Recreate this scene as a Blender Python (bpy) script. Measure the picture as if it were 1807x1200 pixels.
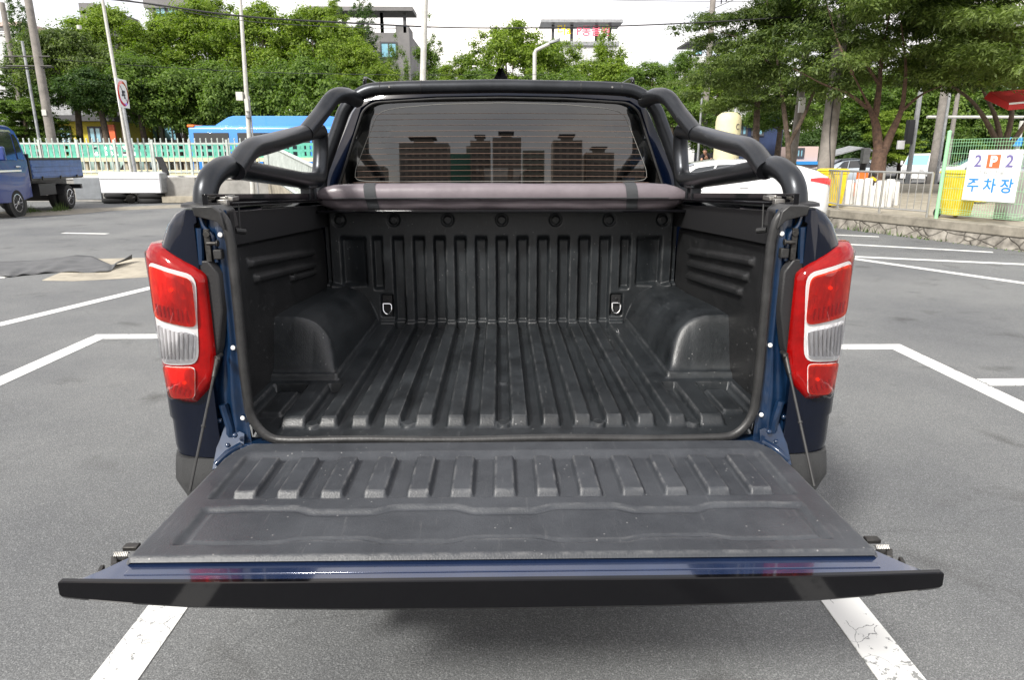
import bpy, bmesh, math, random
import numpy as np
from mathutils import Vector, Matrix
R = math.radians
SC = bpy.context.scene
for o in list(bpy.data.objects): bpy.data.objects.remove(o)
COL = SC.collection

# ------------------------------------------------------------------ camera, sky, sun, exposure
F, CX, CY, TH, YAW, CH = 1205.0, 903.5, 600.0, R(15.05), R(1.0), 1.60
cam = bpy.data.cameras.new('camera'); camo = bpy.data.objects.new('camera', cam); COL.objects.link(camo)
camo.location = (0, 0, CH); camo.rotation_euler = (R(90) - TH, 0, -YAW)
cam.sensor_width = 36; cam.lens = F / 1807 * 36; cam.clip_start = 0.05; cam.clip_end = 2000
SC.camera = camo
SUN_EL, SUN_AZ = R(40), R(214)       # azimuth clockwise from +Y: the sun stands behind and left of the camera
w = bpy.data.worlds.new('World'); SC.world = w; w.use_nodes = True
nt = w.node_tree; bg = nt.nodes['Background']; bg.inputs[1].default_value = 0.115
sky = nt.nodes.new('ShaderNodeTexSky'); sky.sky_type = 'NISHITA'; sky.sun_disc = False
sky.sun_elevation = SUN_EL; sky.sun_rotation = SUN_AZ; sky.dust_density = 3.0; sky.air_density = 1.0
tc = nt.nodes.new('ShaderNodeTexCoord'); mp = nt.nodes.new('ShaderNodeMapping'); mp.inputs['Scale'].default_value = (1, 1, 3.2)
nz = nt.nodes.new('ShaderNodeTexNoise'); nz.inputs['Scale'].default_value = 1.7; nz.inputs['Detail'].default_value = 7; nz.inputs['Roughness'].default_value = .55
rp = nt.nodes.new('ShaderNodeValToRGB'); rp.color_ramp.elements[0].position = .36; rp.color_ramp.elements[1].position = .58
rp.color_ramp.elements[0].color = (.45, .45, .45, 1); rp.color_ramp.elements[1].color = (1, 1, 1, 1)
nz2 = nt.nodes.new('ShaderNodeTexNoise'); nz2.inputs['Scale'].default_value = 3.1; nz2.inputs['Detail'].default_value = 6
cr = nt.nodes.new('ShaderNodeValToRGB'); cr.color_ramp.elements[0].position = .3; cr.color_ramp.elements[1].position = .7
cr.color_ramp.elements[0].color = (4.2, 4.5, 5.2, 1); cr.color_ramp.elements[1].color = (10.4, 9.5, 8.6, 1)
mx = nt.nodes.new('ShaderNodeMix'); mx.data_type = 'RGBA'
L = nt.links.new
L(tc.outputs['Generated'], mp.inputs[0]); L(mp.outputs[0], nz.inputs[0]); L(mp.outputs[0], nz2.inputs[0])
L(nz.outputs[0], rp.inputs[0]); L(rp.outputs[0], mx.inputs[0]); L(nz2.outputs[0], cr.inputs[0])
L(sky.outputs[0], mx.inputs[6]); L(cr.outputs[0], mx.inputs[7]); L(mx.outputs[2], bg.inputs[0])
sl = bpy.data.lights.new('sun', 'SUN'); sl.energy = 2.7; sl.angle = R(7); sl.color = (1, .95, .86)
sl.color = (1, .97, .915)
so = bpy.data.objects.new('sun', sl); COL.objects.link(so); so.location = (0, 0, 60)
sd = Vector((math.sin(SUN_AZ) * math.cos(SUN_EL), math.cos(SUN_AZ) * math.cos(SUN_EL), math.sin(SUN_EL)))
so.rotation_euler = sd.to_track_quat('Z', 'Y').to_euler()
SC.view_settings.view_transform = 'Standard'; SC.view_settings.look = 'None'; SC.view_settings.gamma = 1
SC.view_settings.exposure = 0.95
SC.cycles.max_bounces = 6; SC.cycles.transparent_max_bounces = 16; SC.cycles.caustics_reflective = False; SC.cycles.caustics_refractive = False

# measured view rays, used only to read off where far things stand at their real distance
_fw = np.array([math.sin(YAW) * math.cos(TH), math.cos(YAW) * math.cos(TH), -math.sin(TH)])
_rt = np.array([math.cos(YAW), -math.sin(YAW), 0.0]); _up = np.cross(_rt, _fw)
def at(px, py, Y=None, Z=None):
    r = _fw + _rt * (px - CX) / F + _up * (CY - py) / F
    t = Y / r[1] if Y is not None else (Z - CH) / r[2]
    return Vector((r[0] * t, r[1] * t, CH + r[2] * t))

# ------------------------------------------------------------------ materials
def newmat(name):
    m = bpy.data.materials.new(name); m.use_nodes = True
    return m, m.node_tree, m.node_tree.nodes['Principled BSDF']
def mat(name, col, rough=.5, metal=0., var=0., vscale=8., bump=0., bscale=60., coat=0., spec=.5, emit=None, col2=None, thr=(.35, .65), wear=None):
    m, t, b = newmat(name); n = t.nodes; l = t.links.new
    b.inputs['Base Color'].default_value = (*col, 1); b.inputs['Roughness'].default_value = rough
    b.inputs['Metallic'].default_value = metal; b.inputs['Coat Weight'].default_value = coat; b.inputs['Coat Roughness'].default_value = .04
    b.inputs['Specular IOR Level'].default_value = spec
    tc = n.new('ShaderNodeTexCoord')
    if var or col2:
        z = n.new('ShaderNodeTexNoise'); z.inputs['Scale'].default_value = vscale; z.inputs['Detail'].default_value = 6; z.inputs['Roughness'].default_value = .65
        l(tc.outputs['Object'], z.inputs[0])
        r = n.new('ShaderNodeValToRGB'); r.color_ramp.elements[0].position = thr[0]; r.color_ramp.elements[1].position = thr[1]
        c2 = col2 or tuple(min(1, c * (1 + var)) for c in col); c1 = col if col2 else tuple(c * (1 - var) for c in col)
        r.color_ramp.elements[0].color = (*c1, 1); r.color_ramp.elements[1].color = (*c2, 1)
        l(z.outputs[0], r.inputs[0]); l(r.outputs[0], b.inputs['Base Color'])
        rr = n.new('ShaderNodeMapRange'); rr.inputs[3].default_value = rough * .85; rr.inputs[4].default_value = min(1, rough * 1.15)
        l(z.outputs[0], rr.inputs[0]); l(rr.outputs[0], b.inputs['Roughness'])
    if bump:
        z = n.new('ShaderNodeTexNoise'); z.inputs['Scale'].default_value = bscale; z.inputs['Detail'].default_value = 3
        l(tc.outputs['Object'], z.inputs[0])
        bp = n.new('ShaderNodeBump'); bp.inputs['Strength'].default_value = bump; bp.inputs['Distance'].default_value = .004
        l(z.outputs[0], bp.inputs['Height']); l(bp.outputs[0], b.inputs['Normal'])
    if emit: b.inputs['Emission Color'].default_value = (*emit[0], 1); b.inputs['Emission Strength'].default_value = emit[1]
    return m

def asphalt_mat(name, c1=(.125, .125, .122), c2=(.17, .17, .167), patchy=True):
    m, t, b = newmat(name); n = t.nodes; l = t.links.new
    tc = n.new('ShaderNodeTexCoord')
    a = n.new('ShaderNodeTexNoise'); a.inputs['Scale'].default_value = 210; a.inputs['Detail'].default_value = 3; a.inputs['Roughness'].default_value = .8
    cv = n.new('ShaderNodeTexVoronoi'); cv.inputs['Scale'].default_value = 170; l(tc.outputs['Object'], cv.inputs['Vector'])
    s = n.new('ShaderNodeTexNoise'); s.inputs['Scale'].default_value = .55; s.inputs['Detail'].default_value = 7; s.inputs['Roughness'].default_value = .6
    v = n.new('ShaderNodeTexVoronoi'); v.inputs['Scale'].default_value = 110
    for q in (a, s, v): l(tc.outputs['Object'], q.inputs['Vector'])
    r1 = n.new('ShaderNodeValToRGB'); r1.color_ramp.elements[0].position = .36; r1.color_ramp.elements[1].position = .66
    r1.color_ramp.elements[0].color = (*[c * .60 for c in c1], 1); r1.color_ramp.elements[1].color = (*[c * 1.5 for c in c2], 1)
    e = r1.color_ramp.elements.new(.5); e.color = (*c1, 1)
    l(a.outputs[0], r1.inputs[0])
    r2 = n.new('ShaderNodeValToRGB'); r2.color_ramp.elements[0].position = .32; r2.color_ramp.elements[1].position = .62
    r2.color_ramp.elements[0].color = (.74, .74, .75, 1); r2.color_ramp.elements[1].color = (1.08, 1.07, 1.04, 1)
    l(s.outputs[0], r2.inputs[0])
    mu = n.new('ShaderNodeMix'); mu.data_type = 'RGBA'; mu.blend_type = 'MULTIPLY'; mu.inputs[0].default_value = 1
    sx = n.new('ShaderNodeSeparateColor'); l(cv.outputs['Color'], sx.inputs[0]); cr_ = n.new('ShaderNodeValToRGB'); cr_.color_ramp.elements[0].position = .0; cr_.color_ramp.elements[1].position = 1.0
    cr_.color_ramp.elements[0].color = (.60, .60, .60, 1); cr_.color_ramp.elements[1].color = (1.7, 1.7, 1.68, 1); q_ = cr_.color_ramp.elements.new(.75); q_.color = (1, 1, 1, 1); l(sx.outputs[0], cr_.inputs[0])
    m3 = n.new('ShaderNodeMix'); m3.data_type = 'RGBA'; m3.blend_type = 'MULTIPLY'; m3.inputs[0].default_value = .5
    l(r1.outputs[0], m3.inputs[6]); l(cr_.outputs[0], m3.inputs[7]); l(m3.outputs[2], mu.inputs[6]); l(r2.outputs[0], mu.inputs[7]); l(mu.outputs[2], b.inputs['Base Color'])
    st = n.new('ShaderNodeTexNoise'); st.inputs['Scale'].default_value = 1.9; st.inputs['Detail'].default_value = 5; st.inputs['Distortion'].default_value = .6; l(tc.outputs['Object'], st.inputs['Vector'])
    sr = n.new('ShaderNodeValToRGB'); sr.color_ramp.elements[0].position = .60; sr.color_ramp.elements[1].position = .74; sr.color_ramp.elements[0].color = (1, 1, 1, 1); sr.color_ramp.elements[1].color = (.62, .61, .60, 1); l(st.outputs[0], sr.inputs[0])
    ck = n.new('ShaderNodeTexVoronoi'); ck.feature = 'DISTANCE_TO_EDGE'; ck.inputs['Scale'].default_value = .34
    wz = n.new('ShaderNodeTexNoise'); wz.inputs['Scale'].default_value = 1.4; wz.inputs['Detail'].default_value = 6; wm = n.new('ShaderNodeMix'); wm.data_type = 'RGBA'; wm.inputs[0].default_value = .35
    l(tc.outputs['Object'], wz.inputs['Vector']); l(tc.outputs['Object'], wm.inputs[6]); l(wz.outputs['Color'], wm.inputs[7]); l(wm.outputs[2], ck.inputs['Vector'])
    cc = n.new('ShaderNodeMapRange'); cc.inputs[1].default_value = .0; cc.inputs[2].default_value = .0022; cc.inputs[3].default_value = .86; cc.inputs[4].default_value = 1.0; l(ck.outputs['Distance'], cc.inputs[0])
    m4 = n.new('ShaderNodeMix'); m4.data_type = 'RGBA'; m4.blend_type = 'MULTIPLY'; m4.inputs[0].default_value = 1; l(mu.outputs[2], m4.inputs[6]); l(sr.outputs[0], m4.inputs[7])
    m5 = n.new('ShaderNodeMix'); m5.data_type = 'RGBA'; m5.blend_type = 'MULTIPLY'; m5.inputs[0].default_value = 1; l(m4.outputs[2], m5.inputs[6]); l(cc.outputs[0], m5.inputs[7]); l(m5.outputs[2], b.inputs['Base Color'])
    b.inputs['Roughness'].default_value = .85; b.inputs['Specular IOR Level'].default_value = .3
    bp = n.new('ShaderNodeBump'); bp.inputs['Strength'].default_value = .5; bp.inputs['Distance'].default_value = .003
    ad = n.new('ShaderNodeMath'); ad.operation = 'ADD'; l(a.outputs[0], ad.inputs[0]); l(v.outputs['Distance'], ad.inputs[1])
    l(ad.outputs[0], bp.inputs['Height']); l(bp.outputs[0], b.inputs['Normal'])
    return m
def paint_line_mat():
    m, t, b = newmat('road_paint'); n = t.nodes; l = t.links.new
    tc = n.new('ShaderNodeTexCoord')
    v = n.new('ShaderNodeTexVoronoi'); v.feature = 'DISTANCE_TO_EDGE'; v.inputs['Scale'].default_value = 7
    wz = n.new('ShaderNodeTexNoise'); wz.inputs['Scale'].default_value = 9; wz.inputs['Detail'].default_value = 4
    wm = n.new('ShaderNodeMix'); wm.data_type = 'RGBA'; wm.inputs[0].default_value = .09
    l(tc.outputs['Object'], wz.inputs['Vector']); l(tc.outputs['Object'], wm.inputs[6]); l(wz.outputs['Color'], wm.inputs[7]); l(wm.outputs[2], v.inputs['Vector'])
    c = n.new('ShaderNodeMath'); c.operation = 'LESS_THAN'; c.inputs[1].default_value = .0065; l(v.outputs['Distance'], c.inputs[0])
    z = n.new('ShaderNodeTexNoise'); z.inputs['Scale'].default_value = 26; z.inputs['Detail'].default_value = 7; z.inputs['Roughness'].default_value = .7; l(tc.outputs['Object'], z.inputs['Vector'])
    z2 = n.new('ShaderNodeTexNoise'); z2.inputs['Scale'].default_value = 2.5; l(tc.outputs['Object'], z2.inputs['Vector'])
    zz = n.new('ShaderNodeMath'); zz.operation = 'MULTIPLY_ADD'; zz.inputs[1].default_value = .35; l(z2.outputs[0], zz.inputs[0]); l(z.outputs[0], zz.inputs[2])
    g = n.new('ShaderNodeMath'); g.operation = 'GREATER_THAN'; g.inputs[1].default_value = .80; l(zz.outputs[0], g.inputs[0])
    zs = n.new('ShaderNodeTexNoise'); zs.inputs['Scale'].default_value = 3.1; l(tc.outputs['Object'], zs.inputs['Vector'])
    gs = n.new('ShaderNodeMath'); gs.operation = 'GREATER_THAN'; gs.inputs[1].default_value = .44; l(zs.outputs[0], gs.inputs[0])
    cm = n.new('ShaderNodeMath'); cm.operation = 'MULTIPLY'; l(c.outputs[0], cm.inputs[0]); l(gs.outputs[0], cm.inputs[1])
    mxx = n.new('ShaderNodeMath'); mxx.operation = 'MAXIMUM'; l(cm.outputs[0], mxx.inputs[0]); l(g.outputs[0], mxx.inputs[1])
    k = n.new('ShaderNodeMix'); k.data_type = 'RGBA'; k.inputs[6].default_value = (.66, .66, .64, 1); k.inputs[7].default_value = (.22, .225, .22, 1)
    l(mxx.outputs[0], k.inputs[0]); l(k.outputs[2], b.inputs['Base Color']); b.inputs['Roughness'].default_value = .7
    bp = n.new('ShaderNodeBump'); bp.inputs['Strength'].default_value = .4; bp.inputs['Distance'].default_value = .003; bp.invert = True
    l(mxx.outputs[0], bp.inputs['Height']); l(bp.outputs[0], b.inputs['Normal'])
    return m
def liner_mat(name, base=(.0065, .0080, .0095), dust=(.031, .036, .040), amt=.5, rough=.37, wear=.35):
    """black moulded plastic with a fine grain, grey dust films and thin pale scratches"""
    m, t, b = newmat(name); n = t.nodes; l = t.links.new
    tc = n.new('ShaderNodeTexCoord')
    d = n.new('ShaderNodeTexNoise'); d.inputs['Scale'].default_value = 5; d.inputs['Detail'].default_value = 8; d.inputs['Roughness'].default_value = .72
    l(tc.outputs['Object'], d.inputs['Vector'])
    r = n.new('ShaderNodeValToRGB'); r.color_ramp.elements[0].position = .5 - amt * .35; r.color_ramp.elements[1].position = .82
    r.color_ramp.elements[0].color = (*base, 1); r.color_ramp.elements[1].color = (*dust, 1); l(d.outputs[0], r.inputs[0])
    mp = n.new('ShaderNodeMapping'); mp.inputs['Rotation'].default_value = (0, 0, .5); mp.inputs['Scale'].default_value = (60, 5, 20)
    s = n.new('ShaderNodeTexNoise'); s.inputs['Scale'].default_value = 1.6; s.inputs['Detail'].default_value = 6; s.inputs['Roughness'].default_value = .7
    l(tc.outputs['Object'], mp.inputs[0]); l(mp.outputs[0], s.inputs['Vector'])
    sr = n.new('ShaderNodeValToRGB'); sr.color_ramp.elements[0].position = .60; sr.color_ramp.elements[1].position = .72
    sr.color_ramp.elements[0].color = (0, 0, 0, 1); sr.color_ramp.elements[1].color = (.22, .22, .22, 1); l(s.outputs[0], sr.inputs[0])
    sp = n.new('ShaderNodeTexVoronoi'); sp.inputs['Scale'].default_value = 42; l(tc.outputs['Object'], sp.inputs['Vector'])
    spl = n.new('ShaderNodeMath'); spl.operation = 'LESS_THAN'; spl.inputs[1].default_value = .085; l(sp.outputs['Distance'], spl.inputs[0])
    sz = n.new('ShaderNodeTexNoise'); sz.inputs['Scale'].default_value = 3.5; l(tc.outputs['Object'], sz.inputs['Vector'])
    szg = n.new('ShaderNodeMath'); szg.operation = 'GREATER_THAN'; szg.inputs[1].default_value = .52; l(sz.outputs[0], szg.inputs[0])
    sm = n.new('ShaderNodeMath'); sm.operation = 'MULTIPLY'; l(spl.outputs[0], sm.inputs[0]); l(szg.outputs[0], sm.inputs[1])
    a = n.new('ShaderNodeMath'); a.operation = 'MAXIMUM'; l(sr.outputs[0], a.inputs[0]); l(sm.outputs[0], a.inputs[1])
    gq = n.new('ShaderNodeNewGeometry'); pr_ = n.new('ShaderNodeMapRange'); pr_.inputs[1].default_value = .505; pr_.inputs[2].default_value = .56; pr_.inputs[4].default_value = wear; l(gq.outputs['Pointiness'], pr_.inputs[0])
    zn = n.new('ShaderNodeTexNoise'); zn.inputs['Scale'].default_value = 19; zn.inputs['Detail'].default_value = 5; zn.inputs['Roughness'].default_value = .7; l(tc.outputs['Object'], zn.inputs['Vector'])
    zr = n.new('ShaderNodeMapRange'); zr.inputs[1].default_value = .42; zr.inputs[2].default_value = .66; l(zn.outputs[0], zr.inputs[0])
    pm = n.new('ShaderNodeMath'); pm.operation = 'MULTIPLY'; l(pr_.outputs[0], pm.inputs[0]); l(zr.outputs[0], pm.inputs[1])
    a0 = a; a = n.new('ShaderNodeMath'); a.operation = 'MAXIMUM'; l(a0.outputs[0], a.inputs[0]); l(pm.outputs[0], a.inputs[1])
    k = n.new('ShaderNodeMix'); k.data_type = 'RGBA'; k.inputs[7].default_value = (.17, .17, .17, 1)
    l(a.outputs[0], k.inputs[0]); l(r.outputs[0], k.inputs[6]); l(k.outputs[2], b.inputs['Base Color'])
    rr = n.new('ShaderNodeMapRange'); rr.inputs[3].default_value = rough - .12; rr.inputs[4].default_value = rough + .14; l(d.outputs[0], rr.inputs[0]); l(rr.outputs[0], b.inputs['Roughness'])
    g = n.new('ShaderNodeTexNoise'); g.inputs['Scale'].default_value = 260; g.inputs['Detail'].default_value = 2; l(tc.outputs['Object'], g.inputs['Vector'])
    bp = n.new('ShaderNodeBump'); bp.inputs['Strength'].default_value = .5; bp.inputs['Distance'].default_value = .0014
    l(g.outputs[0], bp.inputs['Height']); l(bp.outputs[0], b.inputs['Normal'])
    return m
def leaf_mat(name, dark, light, trans=.35):
    m, t, b = newmat(name); n = t.nodes; l = t.links.new
    gi = n.new('ShaderNodeNewGeometry'); tc = n.new('ShaderNodeTexCoord')
    z = n.new('ShaderNodeTexNoise'); z.inputs['Scale'].default_value = .55; z.inputs['Detail'].default_value = 3; l(tc.outputs['Object'], z.inputs['Vector'])
    ad = n.new('ShaderNodeMath'); ad.operation = 'MULTIPLY_ADD'; ad.inputs[1].default_value = .45; l(gi.outputs['Random Per Island'], ad.inputs[0]); l(z.outputs[0], ad.inputs[2])
    r = n.new('ShaderNodeValToRGB'); r.color_ramp.elements[0].position = .42; r.color_ramp.elements[1].position = .92
    r.color_ramp.elements[0].color = (*dark, 1); r.color_ramp.elements[1].color = (*light, 1)
    l(ad.outputs[0], r.inputs[0]); l(r.outputs[0], b.inputs['Base Color']); b.inputs['Roughness'].default_value = .55; b.inputs['Specular IOR Level'].default_value = .35
    tr = n.new('ShaderNodeBsdfTranslucent'); mu = n.new('ShaderNodeMix'); mu.data_type = 'RGBA'; mu.blend_type = 'MULTIPLY'; mu.inputs[0].default_value = 1; mu.inputs[7].default_value = (1.3, 1.5, .6, 1)
    l(r.outputs[0], mu.inputs[6]); l(mu.outputs[2], tr.inputs[0])
    ms = n.new('ShaderNodeMixShader'); ms.inputs[0].default_value = trans
    l(b.outputs[0], ms.inputs[1]); l(tr.outputs[0], ms.inputs[2]); l(ms.outputs[0], n['Material Output'].inputs[0])
    return m
def glass_mat(name, tint=(.1, .1, .1), boost=1.0, rough=0.):
    m, t, b = newmat(name); n = t.nodes; l = t.links.new; n.remove(b)
    tr = n.new('ShaderNodeBsdfTransparent'); tr.inputs[0].default_value = (*tint, 1)
    gl = n.new('ShaderNodeBsdfGlossy'); gl.inputs['Roughness'].default_value = rough; gl.inputs[0].default_value = (.95, .97, 1, 1)
    fr = n.new('ShaderNodeFresnel'); fr.inputs[0].default_value = 1.5
    mu = n.new('ShaderNodeMath'); mu.operation = 'MULTIPLY'; mu.inputs[1].default_value = boost; mu.use_clamp = True; l(fr.outputs[0], mu.inputs[0])
    ms = n.new('ShaderNodeMixShader'); l(mu.outputs[0], ms.inputs[0]); l(tr.outputs[0], ms.inputs[1]); l(gl.outputs[0], ms.inputs[2]); l(ms.outputs[0], n['Material Output'].inputs[0])
    return m
def stone_mat(name):
    m, t, b = newmat(name); n = t.nodes; l = t.links.new
    tc = n.new('ShaderNodeTexCoord'); mp = n.new('ShaderNodeMapping'); mp.inputs['Scale'].default_value = (1, 1, 1.5); l(tc.outputs['Object'], mp.inputs[0])
    wz = n.new('ShaderNodeTexNoise'); wz.inputs['Scale'].default_value = 3; l(mp.outputs[0], wz.inputs['Vector'])
    wm = n.new('ShaderNodeMix'); wm.data_type = 'RGBA'; wm.inputs[0].default_value = .12; l(mp.outputs[0], wm.inputs[6]); l(wz.outputs['Color'], wm.inputs[7])
    v = n.new('ShaderNodeTexVoronoi'); v.feature = 'DISTANCE_TO_EDGE'; v.inputs['Scale'].default_value = 3.1; l(wm.outputs[2], v.inputs['Vector'])
    r = n.new('ShaderNodeValToRGB'); r.color_ramp.elements[0].position = 0.0; r.color_ramp.elements[1].position = .05
    r.color_ramp.elements[0].color = (.30, .29, .27, 1); r.color_ramp.elements[1].color = (1, 1, 1, 1); l(v.outputs['Distance'], r.inputs[0])
    z = n.new('ShaderNodeTexNoise'); z.inputs['Scale'].default_value = 6; z.inputs['Detail'].default_value = 7; l(tc.outputs['Object'], z.inputs['Vector'])
    r2 = n.new('ShaderNodeValToRGB'); r2.color_ramp.elements[0].position = .3; r2.color_ramp.elements[1].position = .7
    r2.color_ramp.elements[0].color = (.11, .10, .085, 1); r2.color_ramp.elements[1].color = (.36, .335, .29, 1); l(z.outputs[0], r2.inputs[0])
    k = n.new('ShaderNodeMix'); k.data_type = 'RGBA'; k.blend_type = 'MULTIPLY'; k.inputs[0].default_value = .8; l(r2.outputs[0], k.inputs[6]); l(r.outputs[0], k.inputs[7])
    l(k.outputs[2], b.inputs['Base Color']); b.inputs['Roughness'].default_value = .9
    bp = n.new('ShaderNodeBump'); bp.inputs['Strength'].default_value = .8; bp.inputs['Distance'].default_value = .03; l(r.outputs[0], bp.inputs['Height']); l(bp.outputs[0], b.inputs['Normal'])
    return m

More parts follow.
